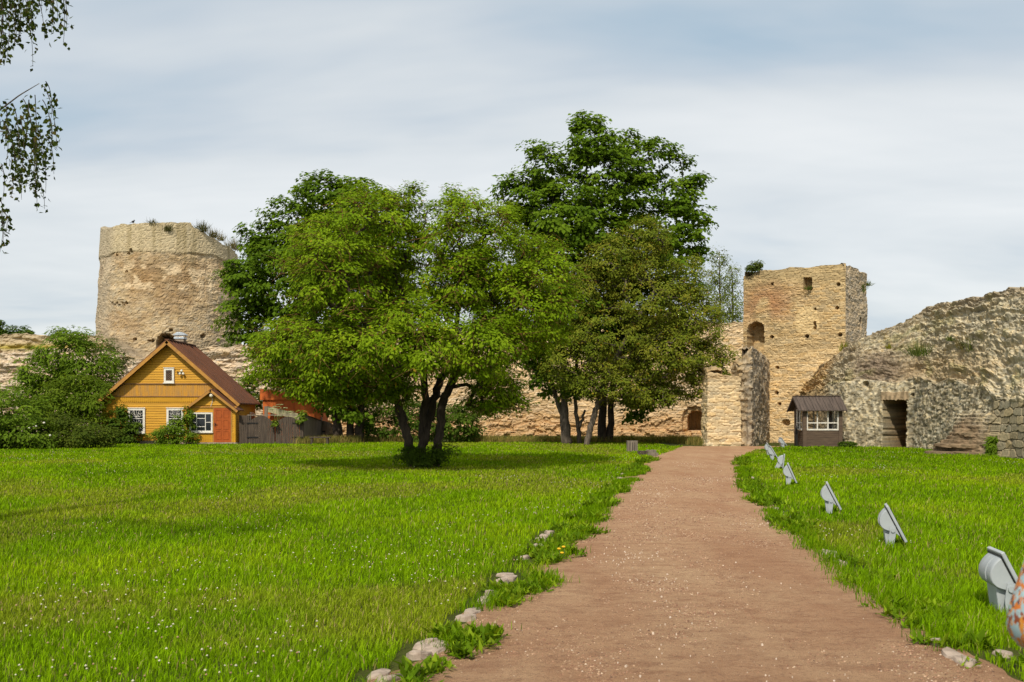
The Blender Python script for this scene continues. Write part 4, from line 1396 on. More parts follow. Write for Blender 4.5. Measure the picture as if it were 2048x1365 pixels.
kiosk_window(kx0 + 0.10, kx1 - 0.10, KY - 0.03, 3)
kiosk_window(kx0 + 0.10, kx1 - 0.10, KY + KD, 2)
kiosk_window(KY + 0.18, KY + KD - 0.18, kx0 - 0.02, 2, 'y')
kiosk_window(KY + 0.18, KY + KD - 0.18, kx1 + 0.02, 2, 'y')
mb = MB()
rz = Z(793, KY + 0.6); ez = Z(821, KY - 0.3)
rx0, rx1 = kx0 - 0.38, kx1 + 0.24
yr = KY + KD / 2
for sy, ye in ((-1, KY - 0.34), (1, KY + KD + 0.34)):
    n_ = 15
    for k in range(n_):
        xa_ = rx0 + (rx1 - rx0) * k / n_; xb_ = rx0 + (rx1 - rx0) * (k + 1) / n_ - 0.012
        lift = 0.012 * (k % 2)
        v = [(xa_, yr, rz + lift), (xb_, yr, rz + lift), (xb_, ye, ez + lift), (xa_, ye, ez + lift), (xa_, yr, rz + lift - 0.035), (xb_, yr, rz + lift - 0.035), (xb_, ye, ez + lift - 0.035), (xa_, ye, ez + lift - 0.035)]
        f = [(0, 3, 2, 1), (4, 5, 6, 7), (0, 1, 5, 4), (2, 3, 7, 6), (1, 2, 6, 5), (0, 4, 7, 3)]
        mb.add(v, f)
    mb.bar((rx0 + 0.02, yr, rz - 0.055), (rx0 + 0.02, ye, ez - 0.055), 0.05, 0.10)
    mb.bar((rx1 - 0.02, yr, rz - 0.055), (rx1 - 0.02, ye, ez - 0.055), 0.05, 0.10)
    mb.add([(rx0 + 0.03, yr, rz - 0.04), (rx1 - 0.03, yr, rz - 0.04), (rx1 - 0.03, ye, ez - 0.04), (rx0 + 0.03, ye, ez - 0.04)], [(0, 1, 2, 3)])
mb.bar((rx0 - 0.02, yr, rz + 0.02), (rx1 + 0.02, yr, rz + 0.02), 0.14, 0.03)
for xx in (kx0 + 0.0, kx1 - 0.0):
    mb.prism([(KY, 1.96), (KY + KD, 1.96), (yr, rz - 0.06)], lambda a, b, t: (t, a, b), xx - 0.03, xx + 0.03)
mb.build('roof', M['kiosk_roof'], kio)
mb = MB(); mb.box(kx0 - 0.55, kx0 - 0.10, KY + 0.25, KY + 1.0, 0.83, 0.87)
sh_ = mb.build('counter', M['kiosk'], kio)
ri = empty('sanitizer_stand', (kx0 - 0.45, KY - 0.2, 0))
tag(ri, 'thin black stand with a dark bottle on top, left of the brown kiosk', 'stand')
mb = MB(); mb.box(kx0 - 0.50, kx0 - 0.40, KY - 0.22, KY - 0.14, 0, 0.74); mb.box(kx0 - 0.56, kx0 - 0.32, KY - 0.3, KY - 0.06, 0.74, 0.78); mb.build('post', M['dark'], ri)
mb = MB(); mb.lathe([(0.055, 0.78), (0.055, 0.98), (0.03, 1.03), (0.02, 1.08)], 10, (kx0 - 0.45, KY - 0.18, 0)); mb.build('bottle', M['dark'], ri, smooth=True)

# ------------------------------------------------------------------ floodlights along the path
def make_floodlight():
    root = empty('floodlight', (0, 0, 0))
    ctl = np.array([(0.0, 0.475), (-0.055, 0.430), (-0.095, 0.375), (-0.110, 0.315), (-0.102, 0.260), (-0.070, 0.218), (-0.020, 0.196), (0.045, 0.185), (0.10, 0.150), (0.165, 0.10)])
    def chaikin(p):
        q_ = np.stack([p[:-1] * 0.75 + p[1:] * 0.25, p[:-1] * 0.25 + p[1:] * 0.75], 1).reshape(-1, 2)
        return np.vstack([p[:1], q_, p[-1:]])
    ctl = chaikin(chaikin(ctl))
    mb = MB(); n_ = len(ctl); v = []
    for t_, sc_ in ((-0.165, 0.93), (-0.155, 0.985), (-0.14, 1.0), (0.14, 1.0), (0.155, 0.985), (0.165, 0.93)):
        cc = np.array([0.03, 0.28])
        for a_, b_ in (ctl - cc) * sc_ + cc: v.append((a_, t_, b_))
    f = [(r_ * n_ + k, r_ * n_ + (k + 1) % n_, (r_ + 1) * n_ + (k + 1) % n_, (r_ + 1) * n_ + k) for r_ in range(5) for k in range(n_)]
    f += [tuple(range(n_ - 1, -1, -1)), tuple(range(5 * n_, 6 * n_))]
    mb.add(v, f)
    hs = mb.build('housing', M['lamp_grey'], root)
    for p_ in hs.data.polygons: p_.use_smooth = len(p_.vertices) == 4
    a_ = [p_ for p_ in ctl if p_[1] > 0.235 and p_[0] < -0.045]
    out_ = [(x_ - 0.008, z_) for x_, z_ in a_]; in_ = [(x_ + 0.01, z_) for x_, z_ in a_][::-1]
    mb = MB(); mb.prism(out_ + in_, lambda a, b, t: (a, t, b), -0.05, 0.06)
    mb.build('cable_cover', M['lamp_grey'], hs, bevel=0.003)
    mb = MB(); mb.bar((-0.022, 0, 0.495), (0.195, 0, 0.065), 0.37, 0.032)
    fr = mb.build('front_frame', M['lamp_grey'], root, bevel=0.008)
    n_ = np.array([0.43, 0, 0.217]); n_ /= np.linalg.norm(n_)
    mb = MB(); mb.bar(np.array([-0.012, 0, 0.475]) - n_ * 0.021, np.array([0.185, 0, 0.085]) - n_ * 0.021, 0.345, 0.010); mb.build('gasket', M['dark'], fr)
    mb = MB(); a = np.array([-0.005, 0, 0.465]) + n_ * 0.018; b_ = np.array([0.178, 0, 0.10]) + n_ * 0.018
    mb.bar(a, b_, 0.32, 0.004); mb.build('glass', M['lamp_glass'], fr)
    mb = MB()
    if True:
        sy = -1
        mb.prism([(0.015, 0.25), (0.075, 0.25), (0.075, 0.15), (0.055, 0.0), (0.005, 0.0), (-0.002, 0.12)], lambda a, b, t: (a, t, b), sy * 0.172, sy * 0.182)
    br = mb.build('bracket', M['lamp_grey'], root)
    mb = MB(); mb.prism([(0.015, 0.25), (0.075, 0.25), (0.075, 0.15), (0.055, 0.0), (0.005, 0.0), (-0.002, 0.12)], lambda a, b, t: (a, t, b), 0.172, 0.182)
    mb.build('bracket', M['lamp_grey'], root)
    mb = MB(); mb.lathe([(0.0, 0.0), (0.026, 0.0), (0.026, 0.014), (0.0, 0.016)], 12, (0.045, -0.197, 0.205), ax='y')
    mb.build('pivot_knob', M['lamp_grey'], br)
    mb = MB(); mb.prism([(-0.055, 0.225), (0.03, 0.192), (0.03, 0.02), (-0.005, 0.0), (-0.03, 0.0), (-0.035, 0.06)], lambda a, b, t: (a, t, b), -0.12, 0.12)
    mb.build('base', M['lamp_grey'], root, bevel=0.01)
    return root


def copy_tree(o, parent=None):
    c_ = o.copy(); COL.objects.link(c_)
    if parent: c_.parent = parent
    for k_ in list(o.children): copy_tree(k_, c_)
    return c_


FLOODS = [  # px, base y, yaw deg, tilt deg, label
    (1996, 1224, -9, 0, 'grey floodlight nearest the camera, beside the patterned sleeve at the right edge'),
    (1776, 1093, -17, 0, 'grey floodlight on the right lawn, second nearest, level with the wide clover patch'),
    (1656, 1027, -16, 0, 'grey floodlight on the right lawn, third nearest, alone beside the narrowing path'),
    (1575, 971, -15, 3, 'grey floodlight fourth nearest, just in front of the one tilted upright'),
    (1551, 938, -13, 33, 'grey floodlight standing almost upright, fifth nearest along the path'),
    (1543, 921, -8, -4, 'grey floodlight leaning left, half hidden behind the upright one'),
    (1536, 912, -8, -4, 'grey floodlight partly covered by its leaning neighbour, near the grey wall end'),
    (1564, 896, 4, -8, 'small farthest grey floodlight on the lawn between grey wall end and kiosk'),
]
proto = None
for i, (px, py, yaw, tilt, lab) in enumerate(FLOODS):
    d = F * EYE / (py - HZ)
    if proto is None: proto = make_floodlight(); o = proto
    else: o = copy_tree(proto)
    o.location = (X(px, d), d, 0.01)
    o.rotation_euler = (0, math.radians(tilt), math.radians(yaw))
    tag(o, lab, 'floodlight', 'floodlights along the right edge of the path')

# ------------------------------------------------------------------ kerb stones
KPOS = []
KST = [(-1, 760, 1352), (-1, 852, 1297), (-1, 838, 1312), (-1, 868, 1290), (-1, 985, 1190), (-1, 1003, 1165), (-1, 1012, 1152), (-1, 930, 1240), (-1, 1050, 1118), (-1, 1082, 1082), (-1, 1092, 1074), (-1, 1150, 1036), (-1, 1192, 1010), (-1, 1202, 1000), (-1, 1212, 990), (-1, 1219, 982), (-1, 1240, 957), (-1, 1247, 950), (-1, 1258, 941), (-1, 1268, 934), (-1, 1283, 924),
       (1, 1506, 958), (1, 1510, 968), (1, 1517, 978), (1, 1521, 986), (1, 1533, 1000), (1, 1541, 1009), (1, 1552, 1020), (1, 1562, 1029), (1, 1573, 1037), (1, 1655, 1107), (1, 1668, 1118), (1, 1682, 1128), (1, 1870, 1290), (1, 1912, 1318), (1, 1935, 1332), (1, 2005, 1310)]
KST += [(-1, 945, 1228), (-1, 872, 1302), (-1, 1020, 1160), (-1, 968, 1203), (-1, 780, 1362), (-1, 1075, 1096), (-1, 1100, 1066), (-1, 1226, 972), (-1, 1275, 929), (1, 1512, 972), (1, 1537, 1004), (1, 1568, 1033), (1, 1662, 1113), (1, 1925, 1326), (1, 1676, 1124)]
for i, (side, px, py) in enumerate(KST):
    d = F * EYE / (py - HZ)
    rs = np.random.RandomState(100 + i); KPOS.append((X(px, d), d))
    L = 0.08 + 0.08 * rs.rand(); Wd = 0.055 + 0.04 * rs.rand()
    n_ = 11
    th = np.arange(n_) * 2 * math.pi / n_ + rs.rand()
    rr = 1 + 0.25 * (rs.rand(n_) - 0.5)
    dd = 0.6 if d < 15 else 0.3
    dirx = (path_l(d + dd) - path_l(d - dd)) / (2 * dd) if side < 0 else (path_r(d + dd) - path_r(d - dd)) / (2 * dd)
    a = math.atan2(1, dirx)
    pu = np.stack([np.cos(th) * L * rr, np.sin(th) * Wd * rr], -1)
    ca, sa = math.cos(a), math.sin(a)
    pw_ = np.stack([pu[:, 0] * ca - pu[:, 1] * sa, pu[:, 0] * sa + pu[:, 1] * ca], -1)
    hgt = 0.028 + 0.03 * rs.rand()
    v = []
    tx, ty = 0.10 * rs.normal(), 0.10 * rs.normal()
    hgt = 0.024 + 0.016 * rs.rand()
    for s, zz_ in ((1.12, -0.05), (1.0, hgt * 0.45), (0.90, hgt * 0.9), (0.55, hgt)):
        for k_, p_ in enumerate(pw_):
            jj = 1 + 0.045 * rs.normal()
            v.append((X(px, d) + p_[0] * s * jj, d + p_[1] * s * jj, zz_ + p_[0] * tx + p_[1] * ty + 0.003 * rs.normal()))
    v.append((X(px, d), d, hgt + 0.004))
    f = [(k * n_ + j, k * n_ + (j + 1) % n_, (k + 1) * n_ + (j + 1) % n_, (k + 1) * n_ + j) for k in range(3) for j in range(n_)]
    f += [(3 * n_ + j, 3 * n_ + (j + 1) % n_, 4 * n_) for j in range(n_)]
    mb = MB(); mb.add(v, f)
    o = mb.build('kerb_stone', M['kerb'], loc=(X(px, d), d, 0))
    tag(o, 'flat pale kerb stone half sunk among weeds on the %s edge of the path' % ('left' if side < 0 else 'right'), 'kerb stone', 'kerb stones on the %s edge of the path' % ('left' if side < 0 else 'right'))

# wooden litter bin and low blocks by the path bend
d = F * EYE / (905 - HZ)
bn2 = empty('litter_bin', (X(1265, d), d, 0)); tag(bn2, 'square litter bin clad in grey wooden slats at the far bend of the path', 'bin')
mb = MB(); xb0, xb1 = X(1256, d), X(1275, d)
hb_ = Z(882, d)
for k in range(4):
    xa_ = xb0 + (xb1 - xb0) * k / 4
    mb.box(xa_, xa_ + (xb1 - xb0) / 4 - 0.025, d - 0.02, d + 0.02, 0.04, hb_)
    mb.box(xa_, xa_ + (xb1 - xb0) / 4 - 0.025, d + 0.38, d + 0.42, 0.04, hb_)
    for xx in (xb0 - 0.02, xb1 - 0.02): mb.box(xx, xx + 0.035, d + 0.02 + k * 0.09, d + 0.09 + k * 0.09, 0.04, hb_)
mb.build('slat_cladding', M['grey_wood_light'], bn2)
mb = MB(); mb.box(xb0 + 0.03, xb1 - 0.05, d + 0.03, d + 0.36, 0.05, hb_ - 0.08); mb.build('liner', M['dark'], bn2)
for (px0, px1, y0, y1, mt, lb) in ((1276, 1296, 902, 911, 'grey_wood', 'dark low timber block lying beside the slatted bin'), (1294, 1313, 900, 908, 'grey_wood_light', 'pale flat timber block, highest of the three low blocks by the path bend'), (1297, 1317, 906, 914, 'grey_wood_light', 'pale split log block in front, closest to the gravel')):
    dd = F * EYE / (y1 - HZ)
    mb = MB(); xa_, xb_ = X(px0, dd), X(px1, dd)
    n_ = 4
    for k in range(n_):
        mb.box(xa_ + (xb_ - xa_) * k / n_, xa_ + (xb_ - xa_) * (k + 1) / n_ - 0.008, dd, dd + 0.28, 0, Z(y0, dd) - 0.02 * random.random())
    o = mb.build('timber_block', M[mt], loc=((xa_ + xb_) / 2, dd, 0)); tag(o, lb, 'timber block')

# ------------------------------------------------------------------ foliage
def leaf_mesh(P, Nn, Tt, L, Wd, C, fold=0.12):
    """kite leaves: P base points, Nn normals, Tt directions"""
    S = np.cross(Nn, Tt)
    S /= np.linalg.norm(S, axis=1)[:, None] + 1e-9
    Nn = np.cross(Tt, S)
    L = L[:, None]; Wd = Wd[:, None]
    a = P
    b_ = P + Tt * L * 0.45 + S * Wd * 0.5 + Nn * Wd * fold
    c_ = P + Tt * L
    e_ = P + Tt * L * 0.45 - S * Wd * 0.5 + Nn * Wd * fold
    v = np.stack([a, b_, c_, e_], 1).reshape(-1, 3)
    f = np.arange(len(P) * 4).reshape(-1, 4)
    return v, f, np.repeat(C, 4, 0)


def unit(v): return v / (np.linalg.norm(v, axis=-1, keepdims=True) + 1e-9)


def grow(name, label, cat, base, trunks, lobes, leaf, cols, seed, dens=1.0, clump=0.6, nleaf=70, bark='bark', flat=0.55, group=None, droop=0.3, shell=0.55, twig_r=0.012, yellow=0.0, trunk_name='trunk', twig=None, maxr=None, bare=0.0, up=0.75):
    """trunks: list of (points, radii); lobes: (x,y,z,rx,ry,rz) in world space; leaf: (length,width)"""
    rs = np.random.RandomState(seed)
    root = empty(name, base); tag(root, label, cat, group)
    # clump centres near the lobes' surfaces
    cent = []; outw = []
    Lb = np.array(lobes, float)
    for li_, (x, y, z, a, b_, c_) in enumerate(lobes):
        area = 4 * math.pi * ((a * b_) ** 1.6 / 3 + (a * c_) ** 1.6 / 3 + (b_ * c_) ** 1.6 / 3) ** (1 / 1.6)
        n_ = max(4, int(area * dens / (clump * clump * 1.6)))
        dv = unit(rs.normal(size=(n_, 3)))
        rr = shell + (1 - shell) * rs.rand(n_) ** 0.6
        rr *= 1 + 0.10 * rs.normal(size=n_)
        p_ = np.array([x, y, z]) + dv * rr[:, None] * np.array([a, b_, c_])
        keep = np.ones(n_, bool)
        for lj in range(len(lobes)):
            if lj == li_: continue
            q_ = np.linalg.norm((p_ - Lb[lj, :3]) / Lb[lj, 3:], axis=1)
            keep &= ~((q_ < 0.62) & (rs.rand(n_) < 0.8))
        cent.append(p_[keep]); outw.append(unit(dv[keep] / np.array([a, b_, c_])))
    cent = np.concatenate(cent); outw = np.concatenate(outw)
    ok = cent[:, 2] > 0.12
    cent = cent[ok]; outw = outw[ok]
    # skeleton
    nodes = []; par = []; tube = MB()
    for pts, rad in trunks:
        pts = np.array(pts, float)
        m_ = len(pts)
        t_ = np.linspace(0, m_ - 1, (m_ - 1) * 6 + 1)
        pp = np.stack([np.interp(t_, np.arange(m_), pts[:, k]) for k in range(3)], -1)
        pp[1:-1] += rs.normal(size=(len(pp) - 2, 3)) * 0.02
        rr = np.interp(t_, np.arange(m_), rad)
        tube.tube(pp, rr, 10, wob=0.10, seed=seed)
        for k in range(len(pp)):
            if k >= len(pp) * 0.35: nodes.append(pp[k])
    if trunks:
        nodes = [np.array(n_) for n_ in nodes]
        nt0 = len(nodes)
        par = [-1] * nt0
        tr = np.array(nodes)
        dist = np.min(np.linalg.norm(cent[:, None, :] - tr[None, ::3, :], axis=2), axis=1)
        order = np.argsort(dist)
        cnt = [0] * nt0; chains = []
        NA = np.zeros((nt0 + 6 * len(cent), 3)); NA[:nt0] = tr; nn = nt0
        for ci in order[::1]:
            c0 = cent[ci] - np.array([0, 0, clump * 0.2])
            dd_ = NA[:nn] - c0
            cost = np.linalg.norm(dd_, axis=1) + 0.5 * np.maximum(0, dd_[:, 2])
            k = int(np.argmin(cost))
            p0 = NA[k]; L_ = np.linalg.norm(c0 - p0)
            if L_ < 0.05: continue
            ns = 3 if L_ < 1.2 else 5
            s_ = np.linspace(0, 1, ns + 1)
            mid = p0[None] + (c0 - p0)[None] * s_[:, None]
            mid[:, 2] += L_ * 0.10 * np.sin(s_ * math.pi)
            mid[1:-1] += rs.normal(size=(ns - 1, 3)) * L_ * 0.05
            ids = [k]
            for q_ in range(1, ns + 1):
                NA[nn] = mid[q_]; par.append(ids[-1]); ids.append(nn); nn += 1
            chains.append((ids, mid))
        w_ = np.zeros(nn)
        for ids, mid in chains: w_[ids[-1]] += 1
        for k in range(nn - 1, nt0 - 1, -1):
            w_[par[k]] += w_[k]
        tw_ = MB()
        for ids, mid in chains:
            rad = twig_r * np.maximum(w_[ids], 1) ** 0.48
            rad[0] = rad[1] if ids[0] < nt0 else min(rad[0], rad[1] * 1.15)
            if maxr: rad = np.minimum(rad, maxr)
            (tw_ if twig and rad[-1] < 0.02 else tube).tube(mid, rad, 5, cap=False)
            if twig and rs.rand() < 0.6:
                for q_ in range(4):
                    e_ = mid[-1] + rs.normal(size=3) * np.array([0.35, 0.35, 0.2]) + np.array([0, 0, -0.12])
                    tw_.tube([mid[-2], (mid[-2] + e_) / 2 + rs.normal(size=3) * 0.05, e_], [0.010, 0.007, 0.003], 3, cap=False)
        tube.build(trunk_name, M[bark], root, smooth=True)
        if twig: tw_.build('twigs', M[twig], root, smooth=True)
    # leaves
    K = len(cent)
    per = np.maximum(3, (nleaf * (0.55 + 0.9 * rs.rand(K)))).astype(int)
    if bare: per = np.where(rs.rand(K) < bare, 2, per)
    idx = np.repeat(np.arange(K), per)
    n_ = len(idx)
    dv = unit(rs.normal(size=(n_, 3)))
    r_ = rs.rand(n_) ** 0.5
    cs = clump * (0.6 + 0.7 * rs.rand(K))
    off = dv * (r_ * cs[idx])[:, None]
    off[:, 2] = off[:, 2] * flat - 0.25 * cs[idx] * (r_ ** 2)     # domed, drooping rim
    P_ = cent[idx] + off
    Nn = unit(np.array([0, 0, up]) + 0.55 * outw[idx] + 0.30 * dv + 0.32 * rs.normal(size=(n_, 3)) + np.array([-0.10, -0.22, 0]))
    Tt = unit(off * np.array([1, 1, 0.3]) / (cs[idx][:, None] + 1e-6) + 0.35 * outw[idx] + 0.4 * rs.normal(size=(n_, 3)) + np.array([0, 0, -droop]))
    Tt = unit(Tt - Nn * (Tt * Nn).sum(1)[:, None])
    ck = np.array(cols, float)
    cm = rs.rand(K)[idx] * 0.65 + rs.rand(n_) * 0.35
    seg = np.clip(cm * (len(ck) - 1), 0, len(ck) - 1.001)
    i0 = seg.astype(int); fr_ = (seg - i0)[:, None]
    C = ck[i0] * (1 - fr_) + ck[i0 + 1] * fr_
    C = C * (0.8 + 0.4 * rs.rand(n_))[:, None]
    if yellow:
        yv_ = rs.rand(n_) < yellow
        C[yv_] = np.array([0.30, 0.20, 0.02]) * (0.6 + 0.6 * rs.rand(yv_.sum()))[:, None]
    sz = 0.7 + 0.6 * rs.rand(n_)
    keep = P_[:, 2] > 0.03
    v, f, c_ = leaf_mesh(P_[keep], Nn[keep], Tt[keep], leaf[0] * sz[keep], leaf[1] * sz[keep], C[keep])
    mb = MB(); mb.add(v, f, c_)
    mb.build('crown' if trunks else 'foliage', M['leaf'], root)
    return root


def lob(d, L):
    """lobes from (px, py, rx_px, ry_px, depth offset, depth radius m)"""
    out = []
    for (px, py, rx, ry, dy_, rd) in L:
        dd = d + dy_; s = dd / F
        out.append((X(px, dd), dd, Z(py, dd), rx * s, rd, ry * s))
    return out


def trk(d, pts, dy_=None):
    """trunk from [(px, py, width_px, depth offset)]"""
    P_ = [PT(px, py, d + o_) for (px, py, w_, o_) in pts]
    if P_[0][2] < 0.3: P_[0][2] = -0.1
    R_ = [w_ * 0.5 * d / F for (px, py, w_, o_) in pts]
    return (P_, R_)


G_APPLE = [(0.085, 0.125, 0.006), (0.140, 0.185, 0.010), (0.195, 0.240, 0.016), (0.260, 0.285, 0.022)]
G_MAPLE = [(0.045, 0.085, 0.005), (0.075, 0.130, 0.007), (0.110, 0.170, 0.010)]
G_OLIVE = [(0.085, 0.100, 0.010), (0.130, 0.140, 0.014), (0.180, 0.170, 0.018), (0.18, 0.13, 0.02)]
G_BUSH = [(0.055, 0.095, 0.007), (0.085, 0.140, 0.010), (0.125, 0.185, 0.014)]
G_DARK = [(0.030, 0.060, 0.006), (0.050, 0.085, 0.008), (0.07, 0.11, 0.011)]
G_BIRCH = [(0.075, 0.10, 0.015), (0.10, 0.13, 0.018), (0.14, 0.165, 0.025)]

def gain(g, k): return [tuple(np.array(c_) * k) for c_ in g]


G_APPLE = [tuple(np.array(c_) * np.array([1.02, 1.25, 0.6])) for c_ in G_APPLE]; G_MAPLE = gain(G_MAPLE, 1.35); G_OLIVE = gain(G_OLIVE, 1.3); G_BUSH = gain(G_BUSH, 1.4); G_DARK = gain(G_DARK, 1.35); G_BIRCH = gain(G_BIRCH, 1.3)
G_OLIVE = [tuple(np.array(c_) * np.array([0.90, 1.08, 1.0])) for c_ in G_OLIVE]
# central apple tree
DA = 30.5
lobesA = lob(DA, [(745, 470, 110, 90, 0.5, 3.0), (680, 560, 110, 95, -0.8, 3.2), (610, 690, 95, 60, -0.6, 2.6), (720, 700, 120, 75, -2.2, 2.6), (560, 730, 55, 45, -0.3, 1.6), (640, 770, 60, 30, -1.0, 1.5),
                  (920, 480, 85, 80, 0.5, 3.0), (1000, 510, 90, 90, 0.8, 3.0), (1060, 620, 90, 85, -0.2, 2.8), (960, 690, 110, 70, -2.0, 2.6), (830, 640, 80, 50, -1.8, 2.2), (868, 575, 52, 50, -0.8, 1.6), (930, 560, 50, 60, -1.4, 1.8),
                  (1095, 560, 60, 80, 0.6, 2.2), (850, 700, 110, 60, -2.6, 2.2), (800, 430, 50, 45, 0.6, 1.8), (905, 420, 30, 32, 0.0, 1.0), (1000, 770, 55, 35, -0.2, 1.5), (760, 770, 60, 26, 0.4, 1.6), (530, 700, 25, 22, 0, 0.8), (655, 480, 55, 60, 0.4, 2.0), (785, 778, 46, 22, -1.2, 1.2), (985, 795, 45, 24, -0.6, 1.2), (1030, 805, 26, 18, 0, 0.8), (700, 785, 45, 20, -0.6, 1.0), (585, 765, 40, 20, -0.4, 1.0), (770, 560, 70, 80, 2.3, 2.0), (1000, 600, 70, 80, 2.3, 2.0), (830, 382, 9, 16, 0.3, 0.35), (765, 384, 14, 14, 0.2, 0.5), (700, 392, 14, 13, 0, 0.5), (905, 388, 10, 16, 0, 0.35), (958, 396, 14, 14, 0.2, 0.5), (1012, 424, 14, 13, 0, 0.5), (500, 742, 16, 12, 0, 0.5), (516, 690, 14, 11, 0, 0.5), (560, 640, 18, 16, 0, 0.6), (1140, 590, 16, 18, 0, 0.6), (1120, 640, 18, 18, 0, 0.6), (595, 520, 20, 22, 0, 0.8), (615, 470, 16, 14, 0, 0.6)])
trA = [trk(DA, [(828, 936, 22, 0), (815, 880, 19, -0.1), (800, 820, 17, -0.3), (780, 740, 14, -0.6), (725, 640, 10, -0.8), (690, 560, 6, -0.6)]),
       trk(DA, [(842, 936, 22, 0.1), (845, 870, 17, 0.2), (850, 800, 15, 0.2), (848, 740, 13, 0.2), (820, 640, 10, 0.3), (780, 520, 6, 0.4)]),
       trk(DA, [(868, 936, 22, 0.1), (877, 880, 18, 0.0), (884, 810, 17, -0.1), (905, 760, 15, -0.2), (940, 690, 12, 0.2), (985, 580, 7, 0.4)]),
       trk(DA, [(849, 890, 14, 0.15), (866, 800, 18, 0.4), (890, 740, 14, 0.7), (915, 640, 10, 0.8), (925, 520, 6, 0.6)])]
grow('apple_tree', 'wide multi stemmed apple tree with light green leaves in the middle of the lawn', 'tree', (X(848, DA), DA, 0), trA, lobesA, (0.115, 0.06), G_APPLE, 11, dens=1.05, clump=0.40, nleaf=62, flat=0.62, shell=0.45, twig='twig', yellow=0.012, twig_r=0.009, maxr=0.06)
# suckers at its foot
grow('shrub', 'low dark leafy suckers crowding the foot of the apple tree', 'shrub', (X(850, 30.2), 30.2, 0), [], lob(30.1, [(850, 915, 42, 22, 0, 0.6), (822, 905, 24, 16, 0, 0.4), (880, 902, 22, 18, 0, 0.4), (905, 898, 9, 8, 0, 0.2), (800, 917, 10, 6, 0, 0.2)]), (0.07, 0.045), G_DARK, 12, dens=1.6, clump=0.18, nleaf=26, shell=0.3)

# dark maple, left of centre behind
DM = 57.0
lobesM = lob(DM, [(655, 395, 80, 50, 0, 2.6), (580, 455, 65, 60, 0, 2.4), (705, 425, 80, 65, 0, 2.6), (525, 550, 75, 70, 0, 2.4), (485, 630, 48, 50, 0, 1.8), (610, 550, 100, 90, -1, 3), (555, 660, 70, 55, 0, 2.2), (740, 420, 60, 55, 1, 2.2), (480, 555, 40, 30, 0, 1.4), (680, 600, 100, 110, 0, 3.2), (520, 480, 40, 40, 0, 1.5), (660, 720, 90, 70, 0, 2.8), (760, 560, 80, 100, 0.5, 2.8), (705, 815, 40, 22, -0.5, 1.2), (690, 790, 60, 30, 0, 1.6)])
trM = [trk(DM, [(680, 884, 20, 0), (674, 850, 17, 0), (668, 800, 15, 0), (630, 650, 12, 0), (600, 520, 7, 0)]),
       trk(DM, [(700, 884, 16, 0.2), (700, 840, 13, 0.2), (700, 750, 12, 0.2), (690, 600, 9, 0), (670, 450, 5, 0)]),
       trk(DM, [(715, 884, 18, 0), (722, 830, 14, 0), (726, 760, 11, 0), (740, 600, 8, 0), (735, 470, 5, 0)])]
grow('maple_tree', 'broad dark green maple with three low stems, left behind the apple tree', 'tree', (X(698, DM), DM, 0), trM, lobesM, (0.22, 0.19), G_MAPLE, 21, dens=0.95, clump=0.72, nleaf=62, shell=0.45, flat=0.42, twig_r=0.012, maxr=0.14)

# tall maple pair to the right
DB = 55.0
lobesB = lob(DB, [(1172, 290, 36, 44, 0, 1.5), (1100, 342, 50, 48, 0, 1.9), (1045, 395, 48, 52, 0, 1.8), (1120, 430, 95, 75, -0.5, 2.8), (1195, 350, 50, 70, 0.3, 2.0), (1180, 480, 80, 80, 0, 2.6), (1090, 540, 80, 90, 0, 2.6), (1150, 620, 90, 90, 0, 2.8), (1080, 680, 70, 60, 0, 2.2), (1120, 760, 60, 35, 0, 1.8), (1154, 250, 13, 16, 0, 0.5), (1186, 244, 14, 14, 0.2, 0.6), (1168, 236, 10, 9, 0, 0.4), (1215, 268, 12, 14, 0, 0.6), (1068, 292, 16, 12, 0, 0.7), (1010, 365, 14, 14, 0, 0.7)])
trB = [trk(DB, [(1136, 890, 19, 0), (1131, 840, 14, 0), (1128, 780, 13, 0), (1125, 650, 11, 0), (1110, 480, 8, 0), (1105, 380, 5, 0)]),
       trk(DB, [(1130, 888, 12, 0.2), (1124, 830, 10, 0.2), (1112, 795, 9, 0.2), (1080, 680, 7, 0.2), (1060, 520, 5, 0.2), (1050, 430, 3, 0)]),
       trk(DB, [(1159, 887, 10, 0.3), (1156, 855, 9, 0.3), (1150, 800, 7, 0.3), (1160, 600, 7, 0.2), (1175, 400, 5, 0.1), (1172, 310, 3, 0)]),
       trk(DB, [(1158, 856, 7, 0.3), (1164, 838, 6, 0.2), (1170, 820, 4, 0.2)])]
grow('maple_tree', 'tallest maple with a rounded dense top, above the grey leaning trunks', 'tree', (X(1142, DB), DB, 0), trB, lobesB, (0.22, 0.19), G_MAPLE, 31, dens=0.95, clump=0.70, nleaf=62, shell=0.45, flat=0.42, bark='bark_grey', twig_r=0.012, maxr=0.12)
DC = 57.0
lobesC = lob(DC, [(1288, 325, 44, 45, 0, 1.7), (1352, 385, 38, 44, 0, 1.6), (1335, 450, 60, 60, 0, 2.2), (1260, 400, 60, 75, 0, 2.4), (1305, 530, 80, 70, 0, 2.8), (1378, 400, 25, 45, 0, 1.1), (1385, 470, 22, 40, 0, 1.0), (1250, 300, 32, 28, 0, 1.2), (1240, 520, 60, 90, 0, 2.4), (1340, 610, 60, 70, 0, 2.2), (1290, 700, 90, 75, 0, 2.8), (1250, 640, 70, 80, 0, 2.4), (1280, 790, 40, 30, -0.4, 1.4), (1265, 828, 18, 12, -0.4, 0.7), (1258, 270, 12, 12, 0, 0.6), (1335, 296, 14, 12, 0, 0.6), (1366, 322, 14, 12, 0, 0.6), (1396, 356, 14, 10, 0, 0.6), (1403, 430, 9, 18, 0, 0.5), (1300, 282, 12, 10, 0, 0.5), (1398, 500, 10, 14, 0, 0.5)])
